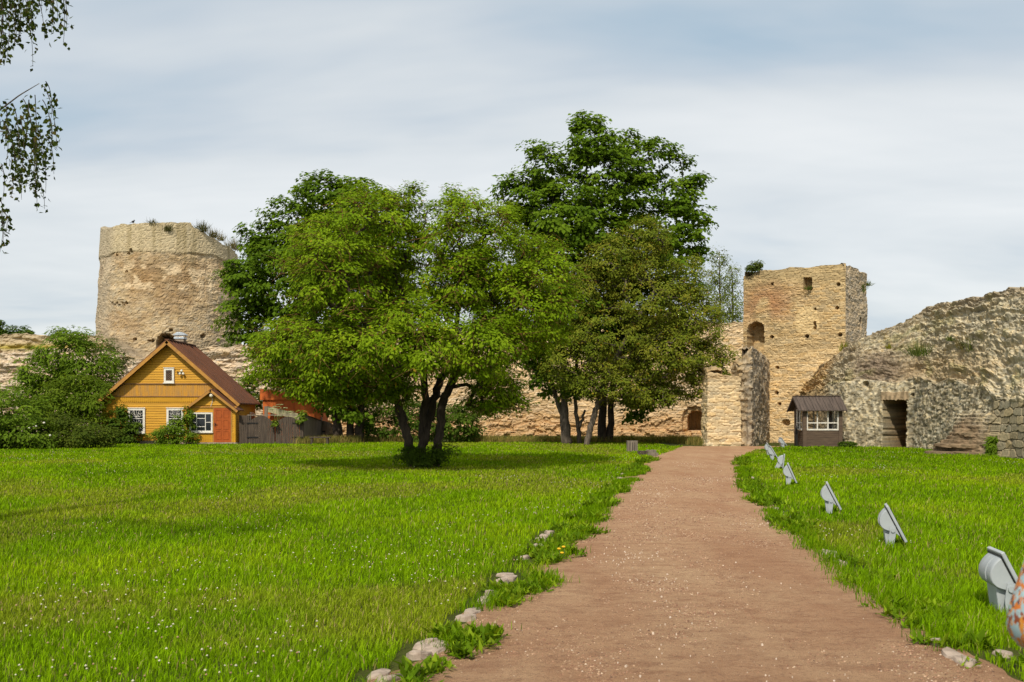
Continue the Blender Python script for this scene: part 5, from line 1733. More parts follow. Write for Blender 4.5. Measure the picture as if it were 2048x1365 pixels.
trC = [trk(DC, [(1204, 887, 20, 0), (1205, 830, 16, 0), (1208, 770, 14, 0), (1225, 620, 11, 0), (1245, 450, 7, 0), (1255, 340, 4, 0)]),
       trk(DC, [(1218, 891, 16, 0), (1221, 840, 13, 0), (1224, 780, 12, 0), (1255, 640, 10, 0), (1300, 480, 6, 0), (1330, 390, 3, 0)])]
grow('maple_tree', 'tall airy maple with ragged right edge and two dark straight stems', 'tree', (X(1212, DC), DC, 0), trC, lobesC, (0.22, 0.19), G_MAPLE, 41, dens=0.8, clump=0.66, nleaf=54, shell=0.45, flat=0.42, twig_r=0.012, maxr=0.12)
# olive tinted tree in front on the right
DO = 53.0
lobesO = lob(DO, [(1225, 520, 70, 65, 0, 2.0), (1305, 590, 85, 75, 0, 2.4), (1390, 640, 55, 65, 0, 1.9), (1425, 715, 38, 45, 0, 1.3), (1335, 710, 90, 60, 0, 2.4), (1215, 670, 80, 80, -0.3, 2.4), (1140, 720, 60, 60, 0, 2.0), (1230, 770, 90, 32, 0, 2.0), (1380, 560, 35, 50, 0, 1.2), (1390, 770, 40, 28, 0, 1.0), (1290, 480, 45, 45, 0, 1.4), (1150, 600, 60, 70, 0, 1.8), (1440, 760, 22, 25, 0, 0.8), (1300, 790, 60, 22, 0, 1.5)])
trO = [trk(DO, [(1172, 890, 13, 0), (1180, 860, 12, 0), (1192, 820, 11, 0), (1206, 780, 11, 0), (1250, 680, 9, 0), (1310, 580, 6, 0)])]
grow('plum_tree', 'leaning tree with thin brownish olive foliage, in front of the tall right maples', 'tree', (X(1174, DO), DO, 0), trO, lobesO, (0.125, 0.075), G_OLIVE, 51, dens=1.3, clump=0.48, nleaf=58, flat=0.65, bark='bark_grey', yellow=0.03, twig_r=0.011, maxr=0.1)

# birches beyond the wall
for px, d, topy, lab, sd_, wdt in ((1438, 78, 492, 'slender birch behind the wall, just left of the square tower', 61, 26), (1464, 82, 530, 'shorter birch partly hidden by the left edge of the square tower', 62, 22)):
    L = [(px + 4 * ((k % 2) - 0.5), topy + 18 + k * 34, 8 + wdt * min(1, 0.35 + k * 0.25), 24, 0, 0.9 + 0.3 * min(k, 3)) for k in range(6)]
    grow('birch_tree', lab, 'tree', (X(px, d), d, 0), [trk(d, [(px, 868, 7, 0), (px, 700, 6, 0), (px + 2, 600, 4, 0), (px, topy + 10, 1.5, 0)])], lob(d, L), (0.17, 0.09), G_BIRCH, sd_, dens=0.8, clump=0.5, nleaf=26, flat=1.1, droop=1.2, bark='bark_grey', twig_r=0.008)
# trees far left beyond the wall
for px, py, rx, ry, lab, sd_ in ((38, 664, 30, 20, 'rounded dark tree top showing over the far left wall', 63), (-6, 655, 16, 24, 'dark tree top cut by the left edge of the picture, over the far wall', 64)):
    d = 105
    grow('distant_tree', lab, 'tree', (X(px, d), d, 0), [trk(d, [(px, 860, 8, 0), (px, 690, 5, 0)])], lob(d, [(px, py, rx * 0.75, ry * 0.7, 0, 1.3), (px - rx * 0.35, py + 8, rx * 0.5, ry * 0.5, 0, 1.0), (px + rx * 0.4, py + 9, rx * 0.5, ry * 0.45, 0, 1.0)]), (0.26, 0.2), G_DARK, sd_, dens=1.2, clump=0.6, nleaf=36)

# shrubs on the left and by the house
def bush(name, lab, d, L, leaf, cols, sd_, **kw):
    px = L[0][0]
    k_ = dict(dens=1.1, clump=0.5, nleaf=44, flat=0.55, shell=0.5); k_.update(kw)
    return grow(name, lab, 'shrub', (X(px, d), d, 0), [], lob(d, L), leaf, cols, sd_, **k_)


bush('elder_bush', 'tall feathery elder bush, highest of the shrubs left of the house', 58, [(140, 700, 62, 42, 0, 2.0), (95, 740, 55, 45, 0, 1.8), (175, 735, 55, 50, 0, 2.0), (135, 675, 32, 22, 0, 1.0), (70, 780, 60, 50, 0, 1.8), (150, 800, 90, 70, 0, 2.0)], (0.26, 0.10), G_BUSH, 71, clump=0.55, nleaf=36)
bush('shrub', 'round lighter green bush below the tall elder, beside the roof edge', 54.5, [(140, 800, 60, 50, 0, 1.6), (180, 790, 45, 40, 0, 1.4), (115, 820, 50, 45, 0, 1.4), (150, 765, 36, 24, 0, 1.0), (170, 850, 60, 45, 0, 1.3)], (0.20, 0.08), [(0.075, 0.125, 0.008), (0.115, 0.175, 0.012), (0.16, 0.22, 0.018)], 72)
bush('shrub', 'thin dull willow bush between the elder and the round tower', 62, [(225, 715, 34, 30, 0, 1.3), (240, 745, 26, 30, 0, 1.0), (205, 690, 24, 20, 0, 0.9), (215, 780, 24, 34, 0, 1.0)], (0.14, 0.06), [(0.045, 0.065, 0.016), (0.07, 0.085, 0.02), (0.09, 0.09, 0.022)], 73, dens=0.8, clump=0.45, nleaf=34)
bush('shrub', 'large dark leafy bush filling the left edge of the lawn', 47, [(20, 820, 70, 45, 0, 1.8), (-60, 830, 80, 60, 0, 2.0), (40, 865, 80, 36, -0.5, 1.6), (-40, 870, 80, 34, -0.5, 1.6)], (0.15, 0.10), G_BUSH, 74)
bush('rose_bush', 'low dark wild rose bush with a few white flowers, left of the house', 47.5, [(110, 860, 60, 36, 0, 1.3), (160, 868, 50, 30, 0, 1.2), (60, 872, 50, 26, -0.3, 1.1), (200, 872, 36, 24, 0.4, 1.0)], (0.12, 0.08), [(0.05, 0.08, 0.009), (0.08, 0.115, 0.012), (0.11, 0.14, 0.016)], 75, clump=0.4)
bush('climbing_plant', 'leafy climber sprawling up the left corner of the yellow house', 54.2, [(240, 845, 17, 30, 0, 0.4), (246, 822, 12, 14, 0, 0.3), (225, 862, 17, 20, 0, 0.4), (255, 872, 24, 16, 0, 0.4), (270, 855, 10, 10, 0, 0.25)], (0.15, 0.11), G_DARK, 76, clump=0.28, nleaf=30, dens=1.2)
bush('shrub', 'dense green bush under the second window beside the porch', 53.2, [(345, 868, 36, 22, 0, 0.8), (362, 850, 22, 20, 0.2, 0.6), (372, 830, 10, 18, 0.4, 0.3), (325, 872, 24, 16, 0, 0.6), (385, 878, 12, 10, -0.2, 0.4)], (0.12, 0.07), G_BUSH, 77, clump=0.28, nleaf=36, dens=1.2)
bush('shrub', 'dark shade bush behind the apple tree trunks, against the pale wall', 58, [(900, 845, 60, 40, 0, 1.6), (780, 835, 50, 50, 0, 1.6), (840, 840, 60, 45, 0, 1.6), (930, 840, 34, 36, 0, 1.2), (745, 850, 30, 34, 0, 1.0)], (0.16, 0.11), G_DARK, 78)
bush('shrub', 'feathery elder sapling behind the right slope of the house roof', 61.5, [(495, 770, 18, 18, 0, 0.7), (512, 795, 20, 18, 0, 0.7), (480, 785, 14, 18, 0, 0.5)], (0.22, 0.09), G_BUSH, 79, clump=0.35, nleaf=26)
bush('shrub', 'small dark bush at the stone corner right of the kiosk', 48.4, [(1700, 890, 10, 7, 0, 0.3), (1690, 888, 8, 6, 0, 0.3)], (0.10, 0.06), G_DARK, 80, clump=0.15, nleaf=24, dens=1.3)
bush('weed_clump', 'leafy weed clump between the fallen slabs and the block wall', 38.4, [(1986, 890, 7, 18, 0, 0.3), (1988, 905, 9, 9, 0, 0.3)], (0.16, 0.07), G_BUSH, 81, clump=0.16, nleaf=22, dens=1.4, up=0.3)
bush('weed_clump', 'tall green weeds at the foot of the pale wall behind the slatted bin', 57.4, [(1250, 880, 18, 10, 0, 0.3), (1300, 884, 26, 7, 0, 0.3), (1340, 885, 20, 6, 0, 0.3)], (0.16, 0.07), G_BUSH, 82, clump=0.2, nleaf=22, up=0.4)
# white rose flowers
rb = [o_ for o_ in bpy.data.objects if o_.name.startswith('rose_bush')][0]
for (px, py) in ((66, 849), (72, 853), (58, 857), (100, 871), (88, 846)):
    mb = MB(); mb.ball((X(px, 45.9), 45.9, Z(py, 45.9)), 0.055, 6, 4, sc=(1, 0.6, 0.8)); mb.build('flower', M['white'], rb)


# plants rooted in the masonry
def tuft(px, py, d, h, n, lab, cols, spread=0.5, seed=0, name='wall_plant', wdt=0.02):
    rs = np.random.RandomState(seed)
    if px < 480 and d > 74 and d < 78:
        xx_ = X(px, 77) - TC[0]; r_ = TR - 0.055 * Z(py, 76)
        d = TC[1] - math.sqrt(max(0.05, r_ * r_ - xx_ * xx_)) - 0.05; h *= 1.3; n = int(n * 1.4)
    b0 = PT(px, py, d)
    root = MB()
    az = rs.rand(n) * 2 * math.pi; tl = spread * rs.rand(n)
    L = h * (0.5 + 0.6 * rs.rand(n))
    dirs = np.stack([np.cos(az) * np.sin(tl), np.sin(az) * np.sin(tl), np.cos(tl)], -1)
    P_ = b0 + rs.normal(size=(n, 3)) * np.array([h * 0.25, h * 0.1, h * 0.04])
    side = unit(np.cross(dirs, np.array([0.2, 1, 0.1])))
    mid = P_ + dirs * L[:, None] * 0.55; tip = P_ + dirs * L[:, None] + np.array([0, 0, -0.1]) * L[:, None] * tl[:, None]
    v = np.stack([P_ - side * wdt / 2, P_ + side * wdt / 2, mid + side * wdt * 0.6, tip, mid - side * wdt * 0.6], 1).reshape(-1, 3)
    k = np.arange(n)[:, None] * 5
    ck = np.array(cols); C = ck[rs.randint(0, len(ck), n)] * (0.7 + 0.6 * rs.rand(n))[:, None]
    root.add(v, np.concatenate([k + np.array([[0, 1, 2, 4]])]), np.repeat(C, 5, 0))
    root.f.append((k + np.array([[4, 2, 3]]), 0))
    o_ = root.build(name, M['leaf'], loc=b0); tag(o_, lab, 'plant', 'plants growing out of the old masonry')
    return o_


DRY = [(0.16, 0.13, 0.05), (0.10, 0.11, 0.03), (0.20, 0.16, 0.07)]
GRN = [(0.06, 0.09, 0.02), (0.08, 0.12, 0.02), (0.12, 0.14, 0.03)]
OLV = [(0.07, 0.075, 0.025), (0.10, 0.09, 0.03)]
for i, a in enumerate([
    (305, 452, 75.4, 0.5, 60, 'round olive tuft on the rim of the round tower, left of the middle', OLV),
    (336, 462, 75.1, 0.5, 60, 'olive tuft hanging just below the rim of the round tower, at its middle', OLV),
    (405, 464, 75.4, 0.75, 90, 'largest spiky tuft on the round tower, at the notch in its rim', OLV),
    (425, 476, 75.7, 0.7, 80, 'spiky dry tuft on the broken step of the round tower rim', OLV + DRY),
    (441, 482, 76.1, 0.5, 50, 'small straw coloured tuft on the descending rim of the round tower', DRY),
    (466, 500, 76.9, 0.9, 90, 'tall pale grass at the low right end of the round tower rim', DRY),
    (270, 460, 75.5, 0.28, 24, 'tiny green sprout under the rim near the bird', GRN),
    (269, 510, 74.6, 0.3, 24, 'tiny sprout on the brown patch below the rim of the round tower', OLV),
    (452, 702, 71.2, 0.7, 120, 'wide green cushion on top of the wall right of the chimney', OLV + GRN),
    (60, 700, 72.2, 0.5, 120, 'yellow green grass strip on the ledge of the far left wall', [(0.2, 0.17, 0.02), (0.12, 0.13, 0.02)]),
    (1716, 585, 57.9, 0.8, 90, 'dark bush rooted high in the shaded side of the square tower', GRN),
    (1736, 572, 58.4, 0.35, 30, 'small sprig on the outer corner of the square tower top', GRN),
    (1616, 580, 56.0, 0.3, 40, 'green sprouts in the top window of the square tower', GRN),
    (1692, 703, 53.8, 0.6, 90, 'yellow green bush where the ruined wall meets the square tower', [(0.20, 0.19, 0.02), (0.14, 0.16, 0.02)]),
    (1838, 712, 45.4, 0.75, 90, 'bright green upright plant on the ledge above the doorway', GRN),
    (1778, 698, 47.9, 0.3, 40, 'short yellow green sprout left of the bright upright plant', [(0.20, 0.19, 0.02)]),
    (1936, 700, 43.2, 0.75, 110, 'brownish dry clump high on the ruined wall', DRY + OLV),
    (1953, 702, 42.4, 0.7, 70, 'dark green spiky clump beside the brownish dry one on the ruined wall', GRN),
    (1900, 682, 43.9, 0.3, 40, 'low green sprout left of the brownish dry clump', GRN),
    (1985, 720, 41.4, 0.25, 30, 'small yellow green sprout near the upper right of the ruined wall', [(0.20, 0.19, 0.02)]),
]):
    tuft(*a, seed=200 + i, spread=1.0)
grow('wall_shrub', 'leafy little bush growing on top of the square tower, at its left', 'shrub', (X(1512, 58.2), 58.2, 9.6), [], lob(58.0, [(1512, 531, 14, 12, 0, 0.4), (1503, 536, 9, 8, 0, 0.3)]), (0.12, 0.07), GRN, 90, dens=1.3, clump=0.2, nleaf=22, shell=0.3)

# hogweed in front of the shed
hw = empty('hogweed_plant', (X(557, 57), 57, 0)); tag(hw, 'tall hogweed with flat flower heads in front of the orange shed', 'plant')
mb = MB(); hd = MB(); rs = np.random.RandomState(5)
for (px, py) in ((552, 816), (560, 812), (568, 819), (545, 821), (556, 835), (580, 826)):
    p1 = PT(px, py, 57)
    mb.tube([(X(557, 57), 57, 0), (X(557 + (px - 557) * 0.4, 57), 57, p1[2] * 0.6), p1], [0.02, 0.014, 0.008], 5)
    for k in range(12):
        a = rs.rand() * 6.28; r_ = 0.22 * rs.rand() ** 0.5
        q_ = p1 + np.array([r_ * math.cos(a), r_ * math.sin(a), 0.09 - 0.6 * r_ * r_])
        mb.tube([p1, q_], 0.004, 3, cap=False)
        hd.ball(q_, 0.045, 6, 4, sc=(1, 1, 0.35))
mb.build('stem', mat_plain('hogweed_stem', (0.14, 0.20, 0.04), None, 0.6), hw)
hd.build('flower_head', mat_plain('hogweed_flower', (0.50, 0.55, 0.28), (0.38, 0.45, 0.18), 0.8), hw)
grow('climbing_plant', 'light green vine leaves hanging over the tops of the dark gate leaves', 'plant', (X(550, 54), 54.1, 0), [], lob(54.1, [(550, 846, 5, 7, 0, 0.12), (603, 836, 6, 7, 0, 0.15), (596, 842, 4, 6, 0, 0.1), (606, 825, 7, 7, 0, 0.15)]), (0.13, 0.10), [(0.12, 0.20, 0.02), (0.2, 0.26, 0.03)], 91, dens=1.0, clump=0.12, nleaf=10, shell=0.2)

# bird on the tower rim
bd = MB(); p = PT(266, 447.5, 75.3)
bd.ball(p + np.array([0, 0, 0.13]), 0.085, 10, 7, sc=(1.4, 0.9, 1.0))
bd.ball(p + np.array([0.09, 0, 0.23]), 0.05, 8, 6)
bd.add([p + np.array(q_) for q_ in ((0.13, -0.012, 0.24), (0.13, 0.012, 0.24), (0.185, 0, 0.225), (0.13, 0, 0.215))], [(0, 1, 2), (0, 2, 3), (1, 3, 2)])
bd.add([p + np.array(q_) for q_ in ((-0.08, -0.03, 0.12), (-0.08, 0.03, 0.12), (-0.25, 0.03, 0.03), (-0.25, -0.03, 0.03), (-0.08, 0, 0.09), (-0.24, 0, 0.02))], [(0, 1, 2, 3), (0, 3, 5, 4), (1, 4, 5, 2)])
for sy in (-1, 1): bd.tube([p + np.array([0.01, sy * 0.025, 0.07]), p + np.array([0.02, sy * 0.025, 0.0])], 0.007, 4)
o = bd.build('bird', M['dark'], loc=p, smooth=True); tag(o, 'small dark bird perched on the left rim of the round tower', 'bird')

# ------------------------------------------------------------------ birch at the left edge (near)
rs = np.random.RandomState(9)
bt = empty('birch_tree', (-9.3, 11.5, 0)); tag(bt, 'near birch whose drooping twigs hang into the top left corner', 'tree')
tb = MB(); tbt = MB()
tb.tube([(-9.3, 11.5, -0.1), (-9.25, 11.5, 2), (-9.2, 11.45, 5), (-9.25, 11.4, 8), (-9.2, 11.4, 11)], [0.24, 0.2, 0.17, 0.12, 0.05], 12, wob=0.06)
limbs = [[(-9.2, 11.45, 4.2), (-7.8, 10.9, 4.9), (-6.3, 10.3, 4.75), (-5.25, 10.0, 4.55), (-4.9, 9.95, 4.78), (-4.68, 9.9, 4.88)],
         [(-9.2, 11.45, 3.9), (-7.6, 11.0, 4.5), (-6.1, 10.2, 4.6), (-5.2, 10.0, 4.45), (-4.85, 9.95, 4.38)],
         [(-9.2, 11.4, 5.6), (-7.5, 10.9, 6.6), (-6.0, 10.4, 6.7), (-5.2, 10.1, 6.4), (-4.75, 10.0, 6.05)],
         [(-9.2, 11.4, 6.0), (-7.4, 11.2, 7.2), (-5.9, 10.6, 7.1), (-5.0, 10.3, 6.7), (-4.6, 10.2, 6.3)]]
strands = []
for li_, lb_ in enumerate(limbs):
    lb_ = np.array(lb_)
    t_ = np.linspace(0, len(lb_) - 1, 30)
    pp = np.stack([np.interp(t_, np.arange(len(lb_)), lb_[:, k]) for k in range(3)], -1)
    tb.tube(pp, np.interp(np.arange(30), [0, 12, 20, 29], [0.05, 0.022, 0.008, 0.003]), 6)
    for k in range(6, 30):
        nrep = (3 if k > 18 else 1) if pp[k, 0] / pp[k, 1] < -0.535 else 0
        for q_ in range(nrep):
            strands.append((pp[k] + rs.normal(size=3) * 0.03, li_))
# hand-placed hanging strands visible in the frame: (px, py top, py bottom)
for (px, y0, y1) in [(58, 200, 360), (70, 190, 392), (85, 200, 300), (78, 290, 385), (40, 240, 330), (30, 250, 380), (20, 260, 345), (52, 215, 330), (66, 250, 350), (5, 240, 360), (12, 230, 330), (90, 270, 345), (45, 330, 375), (28, 360, 400), (2, 330, 400), (0, 400, 460), (3, 440, 508), (15, 370, 395), (62, 340, 398),
                     (20, -40, 80), (35, -40, 75), (48, -50, 60), (55, -40, 70), (8, -40, 138), (14, 20, 125), (28, 10, 88), (88, -50, 52), (98, -40, 48), (105, -60, 15), (70, -60, 20), (0, -30, 100), (82, -40, 15), (5, 60, 130), (40, -30, 40), (93, -30, 30)]:
    strands.append((PT(px, y0, 10 + 0.25 * rs.normal()), (y1 - y0) * 10 / F))
strands += [(np.array(a_) + rs.normal(size=3) * np.array([0.06, 0.15, 0.10]), b_ * (0.7 + 0.4 * rs.rand())) for a_, b_ in strands[-39:] if isinstance(b_, float)]
LP = []; LN = []; LT = []
for st_ in strands:
    p0 = np.array(st_[0]); L_ = st_[1] if isinstance(st_[1], float) else 0.35 + 0.8 * rs.rand()
    n_ = max(4, int(L_ / 0.05)); sway = rs.normal(size=2) * 0.05 + np.array([-0.02, 0])
    ts = np.linspace(0, 1, n_)
    arc = np.stack([p0[0] + sway[0] * ts * L_ * 2 + 0.06 * np.sin(ts * 2), p0[1] + sway[1] * ts * L_ * 2, p0[2] - L_ * ts ** 1.15 + 0.04 * np.sin(ts * math.pi)], -1)
    tbt.tube(arc, np.linspace(0.0055, 0.002, n_), 3, cap=False)
    m_ = max(6, int(L_ / 0.019))
    tq = rs.rand(m_) ** 0.8
    q_ = np.stack([np.interp(tq, ts, arc[:, k]) for k in range(3)], -1) + rs.normal(size=(m_, 3)) * 0.026
    LP.append(q_)
LP = np.concatenate(LP); n_ = len(LP)
LN = unit(rs.normal(size=(n_, 3)) + np.array([0, -0.3, 0.2])); LT = unit(rs.normal(size=(n_, 3)) * 0.6 + np.array([0.1, 0, -0.9])); LT = unit(LT - LN * (LT * LN).sum(1)[:, None])
ck = np.array([(0.035, 0.055, 0.010), (0.05, 0.075, 0.012), (0.075, 0.095, 0.016), (0.12, 0.10, 0.02)])
C = ck[rs.choice(4, n_, p=[0.4, 0.33, 0.22, 0.05])] * (0.8 + 0.4 * rs.rand(n_))[:, None]
v, f, c_ = leaf_mesh(LP, LN, LT, 0.044 + 0.018 * rs.rand(n_), 0.034 + 0.012 * rs.rand(n_), C)
tb.build('trunk', M['bark_grey'], bt, smooth=True)
tbt.build('twigs', M['bark'], bt, smooth=True)
mb = MB(); mb.add(v, f, c_); mb.build('crown', M['leaf'], bt)

# ------------------------------------------------------------------ grass
def blades(name, P_, H, Wd, C, bendx, seed, lab=None, base=0.0):
    rs = np.random.RandomState(seed)
    n_ = len(P_)
    az = rs.rand(n_) * 2 * math.pi
    b_ = H * (0.15 + 0.55 * rs.rand(n_) ** 1.4)
    ben = np.stack([np.cos(az) * b_ + bendx * H, np.sin(az) * b_, np.zeros(n_)], -1)
    fa = rs.rand(n_) * math.pi
    side = np.stack([np.cos(fa), np.sin(fa) * 0.6, np.zeros(n_)], -1)
    p0 = np.column_stack([P_, np.full(n_, base)])
    mid = p0 + ben * 0.32 + np.array([0, 0, 1]) * (H * 0.60)[:, None]
    tip = p0 + ben + np.array([0, 0, 1]) * np.sqrt(np.maximum(H * H - b_ * b_ * 0.6, 0.1 * H * H))[:, None]
    w_ = Wd[:, None]
    v = np.stack([p0 - side * w_ * 0.5, p0 + side * w_ * 0.5, mid + side * w_ * 0.42, tip, mid - side * w_ * 0.42], 1).reshape(-1, 3)
    k = np.arange(n_)[:, None] * 5
    mb = MB(); mb.add(v, k + np.array([[0, 1, 2, 4]]), np.repeat(C, 5, 0))
    mb.f.append((k + np.array([[4, 2, 3]]), 0))
    return mb


rs = np.random.RandomState(33)


def sample_lawn(n_, d0, d1, power):
    """n points with density ~ d^-power over the strip seen from the path (plus margins)"""
    u = rs.rand(n_)
    e_ = 2 - power
    d = (d0 ** e_ + u * (d1 ** e_ - d0 ** e_)) ** (1 / e_) if abs(e_) > 1e-3 else d0 * (d1 / d0) ** u
    x = (rs.rand(n_) * 2 - 1) * (0.58 * d + 3.0)
    return x, d


def lawn_ok(x, d, m=0.0):
    strip = (x > kerb_l(d) + 0.04) & (hsh(np.floor(x * 977), np.floor(d * 991), 5) > 0.70)
    pl = edge_l(d) - m; pr = edge_r(d) + m
    ok = ~((x > pl) & (x < pr)) & ~(strip & (x < edge_r(d)))
    for kx, ky in KPOS: ok &= ~((np.abs(x - kx) < 0.15) & (d > ky - 0.55) & (d < ky + 0.12))
    # far limits: house side, walls
    ok &= ~((x < -14.5) & (d > 53.6)) & ~((x > -14.5) & (x < 9.5) & (d > 58)) & ~((x > 8) & (d > 50.5))
    xr = np.interp(d, [27, 32.4, 39.6, 43, 47.9, 50.6], [17.2, 17.8, 18.4, 18.8, 18.9, 16.5])
    ok &= x < xr
    return ok


GA = np.array([(0.066, 0.146, 0.001), (0.126, 0.248, 0.002), (0.192, 0.335, 0.003), (0.290, 0.400, 0.006)])
xs1, ds1 = sample_lawn(250000, 2.5, 9, 0.0)
xs2, ds2 = sample_lawn(660000, 9, 58, 1.9)
x = np.concatenate([xs1, xs2]); d = np.concatenate([ds1, ds2])
ok = lawn_ok(x, d); x = x[ok]; d = d[ok]
n_ = len(x)
patch = fbm(x * 0.45, d * 0.30, 141, 4); fine = fbm(x * 1.9, d * 1.5, 142, 3)
dry = sstep(0.54, 0.68, fbm(x * 0.30 + 4, d * 0.24, 143, 4))
tree_r = np.hypot((x - X(845, DA)) / 4.5, (d - 29.3) / 1.6); dry = np.maximum(dry * 0.75, np.exp(-tree_r ** 2) * 0.9)
tree2 = np.hypot((x - X(1150, 53)) / 3.5, (d - 52.5) / 2.2); dry = np.maximum(dry, np.exp(-tree2 ** 2))
t_ = np.clip(-0.02 + 0.85 * patch + 0.35 * rs.rand(n_) + 0.25 * (fine - 0.5), 0, 0.999) * 3
i0 = t_.astype(int); fr_ = (t_ - i0)[:, None]
C = GA[i0] * (1 - fr_) + GA[i0 + 1] * fr_
C = C * (1 - dry[:, None] * 0.5) + np.array([0.30, 0.27, 0.03]) * (dry * 0.5)[:, None]
C *= (0.45 + 1.1 * rs.rand(n_) ** 1.2)[:, None]
stalk = rs.rand(n_) < 0.035 + 0.06 * dry
C[stalk] = np.array([0.42, 0.34, 0.13]) * (0.7 + 0.5 * rs.rand(stalk.sum()))[:, None]
tuft_ = sstep(0.55, 0.75, fbm(x * 3.3, d * 2.2, 144, 2))
H = (0.042 + 0.054 * rs.rand(n_) ** 1.5) * (0.72 + 0.55 * fine + 0.45 * tuft_) * (1 - 0.35 * dry)
near_edge = np.exp(-np.minimum(np.abs(x - path_l(d)), np.abs(x - path_r(d))) / 0.5)
H *= 1 + 0.35 * near_edge * (d < 16)
Wd = (0.0045 + 0.004 * rs.rand(n_)) * np.maximum(1, d / 8.0) ** 0.92
mb = blades('grass', np.stack([x, d], -1), H, Wd, C, 0.12, 34)
o = mb.build('grass', M['grass'], smooth=True); tag(o, 'short green meadow grass covering the lawns', kind='stuff')

# dry tall grass along wall feet and fence
n_ = 9000
xx = rs.rand(n_)
seg = rs.randint(0, 5, n_)
S0 = np.array([(-3.2, 58.3), (-11.5, 54.0), (-10.8, 57.3), (3.0, 56.6), (9.0, 57.8)]); S1 = np.array([(3.5, 57.4), (-8.6, 56.8), (-5.0, 58.2), (9.0, 57.8), (10.0, 52.0)])
P_ = S0[seg] + (S1[seg] - S0[seg]) * xx[:, None] + rs.normal(size=(n_, 2)) * np.array([0.15, 0.35])
C = np.array([(0.30, 0.23, 0.07), (0.22, 0.19, 0.05), (0.16, 0.17, 0.04)])[rs.randint(0, 3, n_)] * (0.7 + 0.5 * rs.rand(n_))[:, None]
o = blades('dry_grass', P_, 0.2 + 0.35 * rs.rand(n_), np.full(n_, 0.03), C, 0.05, 35).build('dry_grass', M['grass']); tag(o, 'tall straw coloured grass at the foot of the pale wall and fence', kind='stuff')

# clover flowers
n_ = 42000
x, d = sample_lawn(n_, 4.5, 42, 1.35)
cl = fbm(x * 0.55 + 3, d * 0.33 + 1, 151, 4)
left_bias = np.where(x < path_l(d), 0.02, -0.005)
near_ = np.exp(-((d - 6.8) / 1.6) ** 2) * np.exp(-((x + 2.6) / 1.6) ** 2) * 0.14
pk = (cl + near_ + left_bias + 0.05 * (rs.rand(n_) - 0.5) > 0.628) & lawn_ok(x, d, 0.15) & (rs.rand(n_) < 0.20 + 0.10 * (d < 9))
x, d = x[pk], d[pk]
fl = MB()
base_v = []
u_ = np.array([(0, 0, 1), (1, 0, 0.15), (0.3, 0.95, 0.15), (-0.8, 0.58, 0.15), (-0.8, -0.58, 0.15), (0.3, -0.95, 0.15), (0, 0, -0.7)], float)
uf = np.array([(0, 1, 2), (0, 2, 3), (0, 3, 4), (0, 4, 5), (0, 5, 1), (6, 2, 1), (6, 3, 2), (6, 4, 3), (6, 5, 4), (6, 1, 5)])
m_ = len(x); r_ = (0.007 + 0.004 * rs.rand(m_)) * np.maximum(1, d / 12) ** 0.35
hz_ = 0.062 + 0.045 * rs.rand(m_)
V = np.stack([x, d, hz_], -1)[:, None, :] + u_[None] * r_[:, None, None]
Fq = (uf[None] + (np.arange(m_) * 7)[:, None, None]).reshape(-1, 3)
cc = np.array([(0.50, 0.45, 0.27), (0.62, 0.58, 0.46), (0.62, 0.58, 0.46), (0.62, 0.58, 0.46), (0.62, 0.58, 0.46), (0.62, 0.58, 0.46), (0.34, 0.22, 0.12)])
old = rs.rand(m_) < 0.33
CC = np.where(old[:, None, None], np.array([0.36, 0.23, 0.13])[None, None], cc[None]) * (0.85 + 0.3 * rs.rand(m_))[:, None, None]
fl.add(V.reshape(-1, 3), Fq, CC.reshape(-1, 3))
o = fl.build('clover_flowers', M['clover'], smooth=True); tag(o, 'small white clover flowers scattered through the grass', kind='stuff')

